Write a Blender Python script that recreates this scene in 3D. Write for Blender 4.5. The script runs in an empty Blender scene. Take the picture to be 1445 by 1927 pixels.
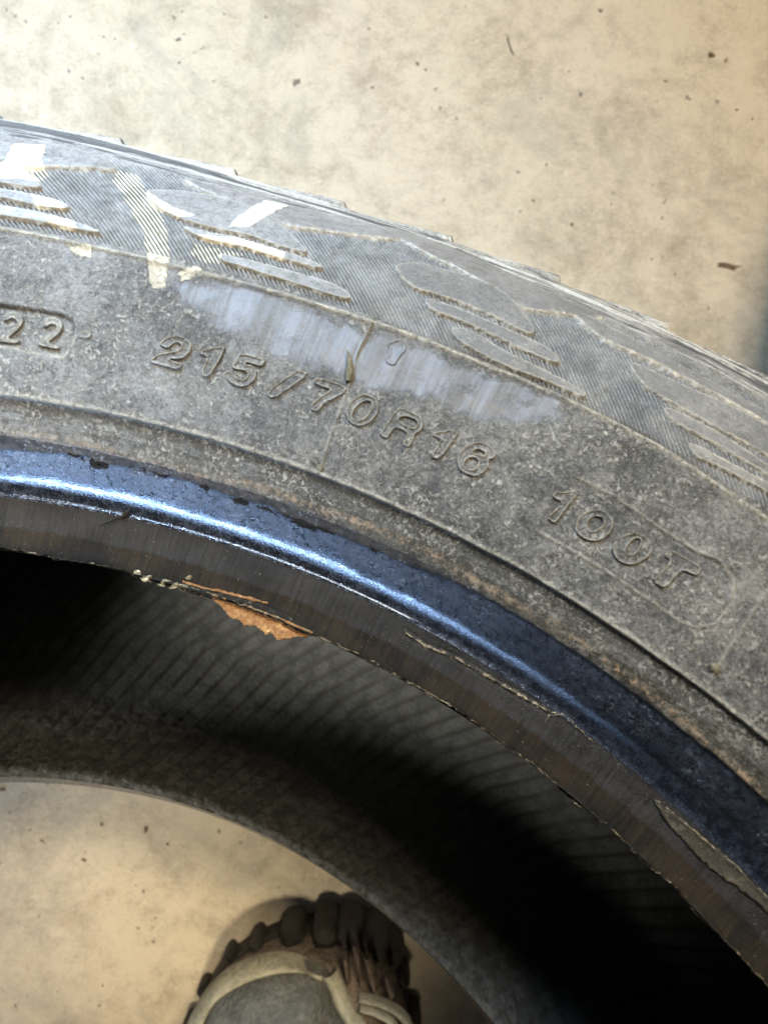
# Close-up of a worn car tyre standing tilted on a concrete floor, with a work boot behind it.
import bpy, math, random
import numpy as np
from mathutils import Matrix, Vector

random.seed(7)
RNG = np.random.default_rng(7)
scene = bpy.context.scene
COL = scene.collection
MM = 0.001

# ------------------------------------------------------------------ camera frame
# tyre frame (mm): axis = z, towards the camera; R columns = world x, y, z seen from the tyre
R = np.array([[0.8470691, -0.4933154, 0.1977722], [0.5069718, 0.6382768, -0.5792946], [0.1595416, 0.5909675, 0.7907616]])
C = np.array([0.0, 136.7649, 206.2443])
FPX = 1451.845
# floor height under the camera: lowest point of the tyre touches z = 0
view = -R[:, 2]
CONTACT = [(326, -78), (330, -70), (334, -60), (338, 0), (341, -40), (320, -86)]
H = max(math.hypot(view[0], view[1]) * (r + 1.5) + view[2] * z for r, z in CONTACT) - float(C @ view)
HM = H * MM
M = Matrix.Identity(4)
RT = R.T
tr = -RT @ C
for i in range(3):
    for j in range(3):
        M[i][j] = RT[i][j]
    M[i][3] = tr[i] * MM
M[2][3] += HM

cam_d = bpy.data.cameras.new('camera')
cam = bpy.data.objects.new('camera', cam_d)
COL.objects.link(cam)
cam.location = (0, 0, HM)
cam.rotation_euler = (0, 0, 0)
cam_d.sensor_fit = 'VERTICAL'
cam_d.sensor_height = 36.0
cam_d.lens = 36.0 * FPX / 1927.0
cam_d.clip_start = 0.005
cam_d.clip_end = 50
cam_d.dof.use_dof = True
cam_d.dof.focus_distance = 0.185
cam_d.dof.aperture_fstop = 17.0
scene.camera = cam

# ------------------------------------------------------------------ world, lamps, exposure
world = bpy.data.worlds.new('World')
scene.world = world
world.use_nodes = True
bg = world.node_tree.nodes['Background']
bg.inputs[0].default_value = (0.66, 0.66, 0.66, 1)
bg.inputs[1].default_value = 0.085
scene.view_settings.view_transform = 'Standard'
scene.view_settings.look = 'None'
scene.view_settings.exposure = 0.0
scene.view_settings.gamma = 1.0


def area(name, loc, target, size, power, colour, size_y=None):
    d = bpy.data.lights.new(name, 'AREA')
    d.shape = 'RECTANGLE'
    d.size = size
    d.size_y = size_y or size
    d.energy = power
    d.color = colour
    o = bpy.data.objects.new(name, d)
    COL.objects.link(o)
    o.location = loc
    o.rotation_euler = (Vector(target) - Vector(loc)).to_track_quat('-Z', 'Y').to_euler()
    return o


def spot(name, loc, target, power, colour, angle, blend, radius):
    d = bpy.data.lights.new(name, 'SPOT')
    d.energy = power
    d.color = colour
    d.spot_size = math.radians(angle)
    d.spot_blend = blend
    d.shadow_soft_size = radius
    o = bpy.data.objects.new(name, d)
    COL.objects.link(o)
    o.location = loc
    o.rotation_euler = (Vector(target) - Vector(loc)).to_track_quat('-Z', 'Y').to_euler()
    return o


door = area('door_light', (-0.64, -0.84, 0.33), (-0.150, 0.045, 0.17), 0.26, 0.95, (0.58, 0.76, 1.0), 0.80)
door.data.spread = math.radians(11.5)
win = area('window_light', (-0.30, 0.86, 0.74), (-0.17, 0.13, 0.12), 0.20, 1.85, (0.60, 0.80, 1.0), 0.20)
win.data.spread = math.radians(42)
area('ceiling_lamp', (0.34, 0.56, 1.15), (0.05, 0.1, 0), 0.22, 17.3, (1.0, 0.81, 0.54), 0.22)
spot('added_liner_spot', (-0.85, -0.25, 1.05), (-0.062, -0.070, 0.02), 520, (1.0, 0.93, 0.80), 10.0, 0.9, 0.10)  # added unseen spot, cone narrowed to light one patch of the inner liner
spot('added_floor_spot', (-0.06, -0.34, 1.5), (-0.095, -0.165, 0.0), 64, (1.0, 0.84, 0.56), 8.5, 0.6, 0.05)  # added unseen spot that brightens only the floor inside the hole

# ------------------------------------------------------------------ traced features on the tyre: (angle in degrees, arc length in mm)
FEAT = {
    'c2': [[(-21.26,55.39),(-21.15,56.26),(-20.96,57.31),(-20.58,58.19),(-20.14,58.17),(-19.82,57.5),(-19.65,56.45),(-19.69,55.06),(-19.94,53.5),(-20.25,53.07),(-20.57,52.82),(-20.22,52.6),(-19.84,52.55),(-19.95,50.95),(-20.63,51.08),(-21.49,51.13),(-21.39,52.22),(-21.2,53.23),(-20.81,54.01),(-20.27,55),(-20.16,55.87),(-20.29,56.59),(-20.47,56.51),(-20.64,55.71),(-20.73,54.97),(-20.97,54.83)]],
    'c1a': [[(-19.28,55.25),(-19.15,56.54),(-18.85,57.07),(-18.57,57.85),(-18.27,58.3),(-18.1,58.21),(-18.1,57.47),(-18.22,54.45),(-18.44,50.85),(-18.93,51.39),(-18.77,55.12),(-19.07,55.47)]],
    'c5': [[(-17.34,58.25),(-16.11,58.27),(-16.03,57.81),(-16.13,56.39),(-16.46,56.31),(-16.87,56.54),(-16.96,55.81),(-16.68,56.17),(-16.35,55.58),(-16.22,54.41),(-16.26,52.99),(-16.5,51.57),(-16.85,50.94),(-17.3,51.18),(-17.64,51.98),(-17.77,53.03),(-17.65,53.67),(-17.42,53.6),(-17.21,52.75),(-16.91,52.52),(-16.68,53.19),(-16.66,54.06),(-16.87,54.56),(-17.09,54.5),(-17.26,54.16),(-17.54,54.56),(-17.43,56.07)]],
    'cs': [[(-15.59,51.41),(-14.49,58.12),(-14.19,58.28),(-13.82,57.98),(-14.5,53.73),(-15.11,50.47)]],
    'c7': [[(-13.41,58.12),(-11.94,58.3),(-11.87,57.39),(-11.98,56.18),(-12.29,54.8),(-12.6,53.44),(-12.78,50.94),(-13.32,51.12),(-13.14,53.09),(-12.89,54.74),(-12.57,56.37),(-12.89,56.38),(-13.51,56.46),(-13.5,57.23)]],
    'c0a': [[(-11.48,52.82),(-11.54,54.39),(-11.4,56.34),(-11.12,57.84),(-10.75,58.4),(-10.3,57.8),(-10.04,56.34),(-10.03,54.66),(-10.19,52.66),(-10.53,51.33),(-10.94,51.12),(-11.29,51.69)], [(-11.13,53.1),(-11.13,54.52),(-10.95,56.1),(-10.68,57.01),(-10.48,56.65),(-10.42,55.29),(-10.51,53.53),(-10.75,52.3),(-11.02,52.27)]],
    'cR': [[(-9.56,51.6),(-9.25,58.12),(-9,58.19),(-8.49,58.28),(-8.04,58.07),(-7.74,56.74),(-7.76,54.99),(-7.98,54),(-7.91,53.27),(-7.93,50.94),(-8.35,51.17),(-8.28,53.31),(-8.5,53.91),(-8.87,53.95),(-9.04,53.05),(-9.07,51.05),(-9.43,50.99)], [(-9.01,55.69),(-8.76,56.76),(-8.35,56.91),(-8.07,56.55),(-8.09,55.29),(-8.4,55.15),(-8.77,55.28)]],
    'c1b': [[(-7.15,55.27),(-7.1,56.38),(-6.8,56.95),(-6.54,58.13),(-6.08,58.1),(-6.12,56.42),(-6.35,51.29),(-6.87,51.08),(-6.68,55.24),(-6.94,55.22)]],
    'c6': [[(-5.63,53.2),(-5.63,54.93),(-5.4,57.02),(-5.02,58.27),(-4.52,58.41),(-4.09,57.59),(-4.04,56.22),(-4.25,55.77),(-4.1,54.63),(-4.12,53.01),(-4.38,51.28),(-4.84,50.93),(-5.26,51.08),(-5.51,52.01)], [(-5.22,52.73),(-5.16,54.01),(-4.89,54.85),(-4.63,54.26),(-4.61,52.96),(-4.84,52.09),(-5.11,52.08)], [(-5.15,55.35),(-4.96,56.62),(-4.54,56.61),(-4.55,55.84),(-4.8,55.79)]],
    'c1c': [[(-0.9,54.82),(-0.81,56.29),(-0.38,56.92),(-0.24,58.04),(0.19,57.98),(0.09,56.79),(0.01,54.43),(-0.05,51.19),(-0.13,50.21),(-0.6,50.46),(-0.42,52.72),(-0.34,54.93),(-0.56,54.54)]],
    'c0b': [[(0.76,51.49),(0.65,53.22),(0.76,55.05),(1.06,56.67),(1.46,57.5),(1.86,57.26),(2.15,56.49),(2.28,54.66),(2.16,52.3),(1.81,50.83),(1.31,50.44),(0.95,50.74)], [(1.24,52.84),(1.14,54.48),(1.3,55.58),(1.59,55.94),(1.77,55.17),(1.71,53.6),(1.48,52.46)]],
    'c0c': [[(2.66,51.97),(2.63,53.6),(2.85,55.57),(3.24,57.09),(3.74,57.21),(4.15,56.27),(4.27,54.54),(4.1,52.31),(3.8,50.72),(3.31,50.13),(2.88,50.69)], [(3.29,52.48),(3.19,53.91),(3.33,55.85),(3.58,56.04),(3.65,54.35),(3.56,52.63)]],
    'cT': [[(4.8,57.59),(5.57,57.85),(6.34,57.97),(6.43,57.18),(6.4,55.7),(5.79,55.55),(5.67,53.63),(5.66,50.47),(4.94,50.2),(5.03,52.93),(5.14,55.68),(4.72,55.82)]],
    'k2b': [[(-26.92,54.39),(-26.82,55.85),(-26.56,56.66),(-26.2,56.64),(-25.96,55.48),(-25.97,53.93),(-26.29,52.01),(-26.52,51.1),(-25.9,50.82),(-25.89,49.94),(-26.88,50.09),(-26.97,50.76),(-26.66,52.19),(-26.25,54.16),(-26.29,55.05),(-26.53,55.14),(-26.69,54.25)]],
    'k2a': [[(-28.79,54.12),(-28.68,55.68),(-28.46,56.52),(-28.1,56.54),(-27.82,55.38),(-27.83,53.86),(-28.09,52.18),(-28.43,50.63),(-27.84,50.75),(-27.84,49.84),(-28.82,49.62),(-28.85,50.37),(-28.48,52.09),(-28.08,53.68),(-28.12,54.58),(-28.37,55.16),(-28.57,54.27)]],
    'box22': [[(-29.21,57.46),(-29.01,57.5),(-28.56,57.51),(-27.95,57.59),(-27.08,57.8),(-26.48,57.65),(-25.9,57.43),(-25.61,56.83),(-25.42,55.82),(-25.36,53.83),(-25.41,51.38),(-25.6,49.43),(-25.68,48.94),(-26.36,48.86),(-26.83,48.79),(-27.43,48.75),(-27.88,49.09),(-28.38,49.12),(-28.71,49),(-28.9,48.92)]],
    'arrow': [[(-11.01,70.41),(-10.7,72.02),(-10.46,73.1),(-9.97,70.7),(-10.13,68.66),(-10.2,65.77),(-10.78,66.31),(-10.73,69.23)]],
    'dot': [[(-25.22,53.79),(-25.06,54.69),(-24.68,55.03),(-24.44,54.33),(-24.59,53.28),(-25.02,53.06)]],
    'box100': [[(-1.72,48.1),(-1.47,51.42),(-0.68,60.43),(1.52,60.79),(2.79,60.31),(4.04,59.9),(5.79,59.85),(6.84,60.69),(7.64,58.88),(8.15,54.87),(8.12,50.45),(7.6,47.89),(6.85,47.24),(4.9,47.45),(2.35,47.69),(-0.19,47.65)]],
    'A1': [[(-31.99,90.4),(-30.71,91.93),(-29.75,93.26),(-28.6,88.69),(-28.86,87.44),(-29.77,87.56),(-31.81,87.07)]],
    'A2': [[(-31.66,84.3),(-30.37,85.68),(-29.15,85.51),(-27.65,84.9),(-26.99,83.38),(-27.56,82.16),(-28.96,82.17),(-30.23,83.12),(-31.62,83.37)]],
    'A3': [[(-31.47,80.46),(-30.1,80.67),(-28.04,80.49),(-26.5,79.58),(-25.17,77.99),(-25.97,77.47),(-27.49,77.87),(-29.95,77.93),(-31.35,78.15)]],
    'B1': [[(-24.33,93.63),(-23.74,94.79),(-22.17,97.45),(-20.43,97.69),(-18.85,96.75),(-17.65,92.69),(-16.85,89.57),(-16.01,86.7),(-17.14,86.19),(-18.99,87.04),(-20.71,86.23),(-22.39,86.94),(-23.35,88.47),(-23.87,90.87)]],
    'B2': [[(-22.32,84.73),(-20.62,84.82),(-19.4,85.57),(-17.16,85.07),(-15.51,84.71),(-15.04,83.29),(-17.08,82.8),(-19.24,83.24),(-20.98,82.64)]],
    'B3': [[(-19.98,79.84),(-19.01,79.84),(-17.25,80.16),(-15.3,80.43),(-14,80.26),(-13.32,78.26),(-13.69,77.24),(-15.24,77.22),(-17.04,77.22),(-18.86,77.72),(-19.77,77.84)]],
    'C1': [[(-12.28,91.04),(-11.93,93.94),(-11.15,95.89),(-10.29,96.35),(-9,97.44),(-7.47,97.21),(-6.05,92.63),(-4.93,87.42),(-5.66,86.45),(-6.64,87.22),(-8.33,87.74),(-9.67,87.41),(-10.94,86.51),(-11.71,88.44)]],
    'C2': [[(-10.33,84.46),(-10.14,85.3),(-8.63,85.83),(-6.5,85.47),(-5.14,85.51),(-4.04,85.13),(-3.39,82.97),(-3.94,81.85),(-5.29,81.99),(-6.22,82.12),(-8.39,82.82),(-9.79,82.19)]],
    'C3': [[(-8.76,79.6),(-7.82,81.4),(-6.02,79.72),(-4.62,79.46),(-2.78,79.07),(-1.72,78.36),(-1.78,77.11),(-2.33,77.07),(-3.5,77.02),(-5.68,75.91),(-6.93,76.63),(-8.11,77.34)]],
    'D1': [[(-1.05,92.14),(0.28,92.5),(2.05,93.15),(3.96,94.42),(5.53,94.8),(7.31,95.19),(7.95,86.92),(6.14,86.9),(4.12,86.36),(2.6,86.48),(1.04,86.68),(0.06,87.44)]],
    'D2': [[(1.33,84.24),(1.81,85.1),(3,85.38),(4.83,85.36),(6.35,84.56),(7.94,84.36),(8.16,82.04),(6.57,82.15),(5.1,82.4),(3.28,82.33),(2.44,82.12),(1.63,82.94)]],
    'D3': [[(3,78.94),(3.34,79.84),(4.7,80.13),(5.9,80.33),(6.73,80.57),(8.05,80.77),(8.24,78.93),(6.93,78.65),(5.52,78.16),(4.34,77.74),(3.62,77.07)]],
    'E1': [[(-32.62,101.44),(-30.02,103.73),(-28.41,104.26),(-26.7,103.46),(-25.73,98.66),(-26.84,97.93),(-29.98,93.16),(-32.05,91.51)]],
    'E2': [[(-23.41,101.56),(-21.83,104.34),(-19.72,102.74),(-17.71,103.26),(-14.87,108.28),(-11.96,107.57),(-13.09,101.58),(-15.05,97.54),(-17.66,92.87),(-19.29,95.65),(-21.19,97.82)]],
    'E3': [[(-14.31,107.59),(-12.96,112.53),(-10.5,110.36),(-7.75,107.27),(-5.01,104.33),(-2.47,105.67),(-3.25,100.43),(-4.42,98.3),(-6,92.77),(-7.69,96.43),(-9.4,98.8),(-11.63,101.27)]],
    'E4': [[(-4.61,101.51),(-2.03,101.52),(0.66,99.09),(3.63,99.59),(6.12,98.79),(6.35,95.15),(3.9,95.23),(1.64,95.56),(-0.64,95.48),(-2.66,94.96)]],
    'paint': [[(-25.95,99.83),(-24.98,99.84),(-24.36,94.9),(-23.35,88.47),(-22.66,83.34),(-22.16,77.66),(-21.95,73.51),(-21.72,67.67),(-22.45,67.05),(-22.96,73.66),(-23.59,80.36),(-24.85,88.87),(-25.92,95.34)], [(-19.17,101.95),(-18.06,102.61),(-18.72,94.72),(-19.13,89.21),(-20.05,87.79),(-19.83,92.19)], [(-21.27,81.37),(-18.64,81.95),(-19.77,79.7),(-19.8,77.29),(-20.46,76.78),(-21.17,77.87)], [(-21.42,72.11),(-20.85,75.01),(-20.34,74.99),(-20.75,71.58),(-21.18,70.32)], [(-30.58,100.75),(-29.26,102.66),(-29.14,96.69),(-28.58,93.11),(-28.95,89.51),(-29.76,89.43),(-31.38,87.53),(-31.63,92),(-30.62,94.41)], [(-28.95,85.39),(-27.65,84.9),(-27.25,82.56),(-28.52,81.86)], [(-28.3,80.03),(-26.73,79.8),(-26.35,77.34),(-27.55,77.32)], [(-26.77,73.24),(-25.51,74.62),(-25.46,71.32),(-26.12,71.19)], [(-21.28,83.33),(-19.39,85.39),(-17.14,84.76),(-16.99,82.64),(-19.23,83.1),(-20.7,82.26)], [(-23.98,92.74),(-22.68,89.63),(-21.64,88.98),(-22.27,87.14),(-23.34,88.29)]],
    'rub': [[(-21.81,70.21),(-18.83,73.61),(-15.62,72.69),(-11.9,72.54),(-7.87,72.24),(-2.82,75.11),(-1.98,69.48),(-4.16,64.82),(-7.11,61.72),(-9.27,61.39),(-11.01,59.54),(-12.45,60.28),(-14.52,58.93),(-17.14,61.39),(-18.52,62.04),(-21.01,63.97)]],
    'mold1': [[(-12.04,74.14),(-12.02,69.5),(-12.01,63.93),(-11.85,58.17),(-11.82,52.7),(-11.79,47.4),(-11.71,39.31)]],
    'mold2': [[(9.02,64.52),(9.05,61.65),(9.15,53.45),(9.31,45.2),(9.56,39.21)]],
    'ridge': [[(-29.78,74.57),(-25.42,73.87),(-21.64,73.49),(-16.74,73.57),(-12.04,74.14),(-6.73,74.38),(-1.64,74.91),(2.12,75.04),(4.81,74.03),(7.53,73.22)]],
    'groove_mid': [[(-28.49,38.96),(-23.13,39.14),(-17.51,39.1),(-11.68,39),(-5.68,38.31),(0.27,38.39),(4.64,38.66),(9.56,39.21),(12.84,39.41)]],
    'spew': [[(-12.45,65.24),(-12.15,62.68),(-11.95,60.46)]],
    'crackline': [[(-28.69,26.44),(-26.75,26.87),(-24.96,27.85),(-23.28,27.03),(-21.76,27.61),(-20.23,27.69),(-18.69,27.86),(-17.33,27.67),(-15.53,27.27),(-14.02,28),(-13.76,28.22),(-11.96,26.18),(-10.92,27.1),(-9.52,27.26),(-7.69,27.51),(-5.84,27.51),(-3.78,28.84),(-1.69,29.59),(-0.14,29.73)]],
    'tan': [[(-28.56,30.68),(-25.7,31.32),(-22.77,30.79),(-20.26,30.24),(-17.7,30.15),(-14.21,32.2),(-13.61,31.88),(-11.49,31.59),(-8.39,32.52),(-5.24,32.87),(-1.95,31.99),(0.49,32.07),(2.54,32.54),(4.68,32.27),(6.82,31.9),(9.41,31.8),(8.95,31.79),(11.31,31.03),(13.57,30.57),(14.65,30.38)]],
    'bscratch': [[(-4.39,10.77),(-2.95,10.23),(-1.03,11.15),(1,11.33),(2.99,11.75),(4.59,12.36),(5.48,14.04)]],
    'flap1': [[(4.72,9.1),(4.81,12.05),(5.33,14),(5.71,13.73),(6.8,13.2),(7.92,12.56),(7.91,9.81),(7.02,8.13),(6.2,9.32),(5.39,9.65)]],
    'flap2': [[(11.27,11.55),(11.72,11.8),(13.64,12.1),(16.05,12.9),(18.11,12.9),(19.26,12.65),(19.72,10.6),(18.61,10.63),(17.24,10.34),(15.61,8.88),(13.59,9.11),(12.04,10.18)]],
}


# ------------------------------------------------------------------ helpers
def link(o, parent=None):
    COL.objects.link(o)
    if parent is not None:
        o.parent = parent
    return o


def mesh_obj(name, verts, faces, mat, parent=None, smooth=True, uv=None, attrs=None):
    """verts (n,3) in metres, faces (m,4) or list of tuples; uv and attrs per vertex"""
    me = bpy.data.meshes.new(name)
    verts = np.asarray(verts, np.float32)
    if isinstance(faces, np.ndarray):
        nf, k = faces.shape
        me.vertices.add(len(verts))
        me.vertices.foreach_set('co', verts.ravel())
        me.loops.add(nf * k)
        me.loops.foreach_set('vertex_index', faces.astype(np.int32).ravel())
        me.polygons.add(nf)
        me.polygons.foreach_set('loop_start', np.arange(0, nf * k, k, dtype=np.int32))
        me.update(calc_edges=True)
        if uv is not None:
            lay = me.uv_layers.new(name='UVMap')
            lay.data.foreach_set('uv', np.asarray(uv, np.float32)[faces.ravel()].ravel())
    else:
        me.from_pydata([tuple(map(float, v)) for v in verts], [], [tuple(f) for f in faces])
        if uv is not None:
            lay = me.uv_layers.new(name='UVMap')
            idx = np.empty(len(me.loops), np.int32)
            me.loops.foreach_get('vertex_index', idx)
            lay.data.foreach_set('uv', np.asarray(uv, np.float32)[idx].ravel())
    me.validate()
    if attrs:
        for an, av in attrs.items():
            a = me.attributes.new(an, 'FLOAT', 'POINT')
            a.data.foreach_set('value', np.asarray(av, np.float32).ravel())
    if smooth:
        me.polygons.foreach_set('use_smooth', np.ones(len(me.polygons), bool))
    me.materials.append(mat)
    me.update()
    o = bpy.data.objects.new(name, me)
    return link(o, parent)


def grid_faces(nr, nc, wrap=False):
    i = np.arange(nr - 1)[:, None]
    j = np.arange(nc if wrap else nc - 1)[None, :]
    j2 = (j + 1) % nc
    a = i * nc + j
    b = i * nc + j2
    c = (i + 1) * nc + j2
    d = (i + 1) * nc + j
    return np.stack(np.broadcast_arrays(a, b, c, d), -1).reshape(-1, 4)


def catmull(P, n=12):
    P = np.array(P, float)
    Q = np.vstack([2 * P[0] - P[1], P, 2 * P[-1] - P[-2]])
    out = []
    for i in range(1, len(Q) - 2):
        p0, p1, p2, p3 = Q[i - 1:i + 3]
        d1 = np.linalg.norm(p2 - p1); d0 = np.linalg.norm(p1 - p0); d2 = np.linalg.norm(p3 - p2)
        m1 = (p2 - p0) / (d0 + d1) * d1; m2 = (p3 - p1) / (d1 + d2) * d1
        for t in np.linspace(0, 1, n, endpoint=False):
            out.append((2*t**3-3*t**2+1)*p1+(t**3-2*t**2+t)*m1+(-2*t**3+3*t**2)*p2+(t**3-t**2)*m2)
    out.append(P[-1])
    return np.array(out)


class Profile:
    def __init__(self, pts, flip=False):
        self.D = catmull(pts)
        self.S = np.concatenate([[0], np.cumsum(np.linalg.norm(np.diff(self.D, axis=0), axis=1))])
        t = np.gradient(self.D, self.S, axis=0)
        t /= np.linalg.norm(t, axis=1)[:, None]
        self.N = np.stack([-t[:, 1], t[:, 0]], 1) * (-1 if flip else 1)
        self.L = self.S[-1]

    def at(self, th, s, h=0.0):
        """th in radians, s and h in mm -> metres"""
        r = np.interp(s, self.S, self.D[:, 0]); z = np.interp(s, self.S, self.D[:, 1])
        nr = np.interp(s, self.S, self.N[:, 0]); nz = np.interp(s, self.S, self.N[:, 1])
        nn = np.hypot(nr, nz)
        r = r + h * nr / nn; z = z + h * nz / nn
        return np.stack([r * np.sin(th), r * np.cos(th), z + 0 * th], -1) * MM


def vnoise(x, y, seed=0):
    """smooth value noise, 0..1"""
    g = np.random.default_rng(seed).random((256, 256))
    xi = np.floor(x).astype(int); yi = np.floor(y).astype(int)
    fx = x - xi; fy = y - yi
    fx = fx * fx * (3 - 2 * fx); fy = fy * fy * (3 - 2 * fy)
    a = g[xi % 256, yi % 256]; b = g[(xi + 1) % 256, yi % 256]
    c = g[xi % 256, (yi + 1) % 256]; d = g[(xi + 1) % 256, (yi + 1) % 256]
    return (a * (1 - fx) + b * fx) * (1 - fy) + (c * (1 - fx) + d * fx) * fy


def fbm(x, y, seed=0, oct=4):
    v = 0; a = 0.5; t = 0
    for k in range(oct):
        v = v + a * vnoise(x * 2**k + 17.3 * k, y * 2**k + 9.1 * k, seed + k); t += a; a *= 0.5
    return v / t


def smooth(a, b, x):
    t = np.clip((x - a) / (b - a), 0, 1)
    return t * t * (3 - 2 * t)


def seg_dist(px, py, P, closed):
    n = len(P); best = np.full(px.shape, 1e9)
    for i in range(n if closed else n - 1):
        ax, ay = P[i]; bx, by = P[(i + 1) % n]
        dx, dy = bx - ax, by - ay; L = dx * dx + dy * dy + 1e-12
        t = np.clip(((px - ax) * dx + (py - ay) * dy) / L, 0, 1)
        best = np.minimum(best, np.hypot(px - ax - t * dx, py - ay - t * dy))
    return best


def inside(px, py, P):
    c = np.zeros(px.shape, bool); n = len(P)
    for i in range(n):
        ax, ay = P[i]; bx, by = P[(i + 1) % n]
        if ay == by:
            continue
        cond = ((ay > py) != (by > py)) & (px < (bx - ax) * (py - ay) / (by - ay) + ax)
        c ^= cond
    return c


def sdf(px, py, P):
    """positive inside"""
    d = seg_dist(px, py, P, True)
    return np.where(inside(px, py, P), d, -d)


def sdf_fast(px, py, P, margin=2.0):
    P = np.array(P)
    out = np.full(px.shape, -margin)
    m = (px > P[:, 0].min() - margin) & (px < P[:, 0].max() + margin) & (py > P[:, 1].min() - margin) & (py < P[:, 1].max() + margin)
    if m.any():
        out[m] = np.maximum(sdf(px[m], py[m], P), -margin)
    return out


def line_fast(px, py, P, margin=2.0):
    P = np.array(P)
    out = np.full(px.shape, margin)
    m = (px > P[:, 0].min() - margin) & (px < P[:, 0].max() + margin) & (py > P[:, 1].min() - margin) & (py < P[:, 1].max() + margin)
    if m.any():
        out[m] = np.minimum(seg_dist(px[m], py[m], P, False), margin)
    return out


def smooth_poly(P, it=2):
    P = [tuple(p) for p in P]
    for _ in range(it):
        Q = []
        for i in range(len(P)):
            a = P[i]; b = P[(i + 1) % len(P)]
            Q.append((0.75 * a[0] + 0.25 * b[0], 0.75 * a[1] + 0.25 * b[1]))
            Q.append((0.25 * a[0] + 0.75 * b[0], 0.25 * a[1] + 0.75 * b[1]))
        P = Q
    return P


def to_mm(P, rr):
    return [(math.radians(a) * rr, s) for a, s in P]


# ------------------------------------------------------------------ materials
class NB:
    def __init__(self, name):
        self.m = bpy.data.materials.new(name)
        self.m.use_nodes = True
        self.t = self.m.node_tree
        self.t.nodes.clear()
        self.out = self.t.nodes.new('ShaderNodeOutputMaterial')
        self.p = self.t.nodes.new('ShaderNodeBsdfPrincipled')
        self.t.links.new(self.p.outputs[0], self.out.inputs[0])
        self.tc = self.t.nodes.new('ShaderNodeTexCoord')
        mp = self.t.nodes.new('ShaderNodeVectorMath'); mp.operation = 'SCALE'
        mp.inputs['Scale'].default_value = 1000.0
        self.t.links.new(self.tc.outputs['Object'], mp.inputs[0])
        self.mm = mp.outputs[0]                       # object position in millimetres
        self.uv = self.tc.outputs['UV']

    def set(self, sock, v):
        if hasattr(v, 'links'):
            self.t.links.new(v, sock)
        elif isinstance(v, (tuple, list)) and len(v) == 3 and sock.type == 'RGBA':
            sock.default_value = (*v, 1)
        else:
            sock.default_value = v

    def noise(self, scale, detail=4, rough=0.55, vec=None, dist=0.0):
        n = self.t.nodes.new('ShaderNodeTexNoise')
        self.set(n.inputs['Vector'], vec or self.mm)
        n.inputs['Scale'].default_value = scale
        n.inputs['Detail'].default_value = detail
        n.inputs['Roughness'].default_value = rough
        n.inputs['Distortion'].default_value = dist
        return n.outputs['Fac']

    def voronoi(self, scale, feature='F1', vec=None, out='Distance'):
        n = self.t.nodes.new('ShaderNodeTexVoronoi'); n.feature = feature
        self.set(n.inputs['Vector'], vec or self.mm)
        n.inputs['Scale'].default_value = scale
        return n.outputs[out]

    def scale(self, vec, s):
        n = self.t.nodes.new('ShaderNodeVectorMath'); n.operation = 'MULTIPLY'
        self.set(n.inputs[0], vec); n.inputs[1].default_value = s
        return n.outputs[0]

    def math(self, op, a, b=0.0, clamp=False):
        n = self.t.nodes.new('ShaderNodeMath'); n.operation = op; n.use_clamp = clamp
        self.set(n.inputs[0], a); self.set(n.inputs[1], b)
        return n.outputs[0]

    def ramp(self, v, a, b, lo=0.0, hi=1.0):
        n = self.t.nodes.new('ShaderNodeMapRange'); n.interpolation_type = 'SMOOTHSTEP'
        self.set(n.inputs['Value'], v)
        n.inputs['From Min'].default_value = a; n.inputs['From Max'].default_value = b
        n.inputs['To Min'].default_value = lo; n.inputs['To Max'].default_value = hi
        return n.outputs['Result']

    def mix(self, f, a, b):
        n = self.t.nodes.new('ShaderNodeMix'); n.data_type = 'RGBA'
        self.set(n.inputs['Factor'], f); self.set(n.inputs[6], a); self.set(n.inputs[7], b)
        return n.outputs[2]

    def attr(self, name):
        n = self.t.nodes.new('ShaderNodeAttribute'); n.attribute_name = name
        return n.outputs['Fac']

    def bump(self, h, dist, strength=1.0, normal=None):
        n = self.t.nodes.new('ShaderNodeBump')
        self.set(n.inputs['Height'], h)
        n.inputs['Distance'].default_value = dist
        n.inputs['Strength'].default_value = strength
        if normal is not None:
            self.t.links.new(normal, n.inputs['Normal'])
        return n.outputs[0]

    def fin(self, base, rough, normal=None, spec=0.5, **kw):
        self.set(self.p.inputs['Base Color'], base)
        self.set(self.p.inputs['Roughness'], rough)
        self.set(self.p.inputs['Specular IOR Level'], spec)
        if normal is not None:
            self.t.links.new(normal, self.p.inputs['Normal'])
        for k, v in kw.items():
            self.set(self.p.inputs[k.replace('_', ' ')], v)
        return self.m


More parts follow.
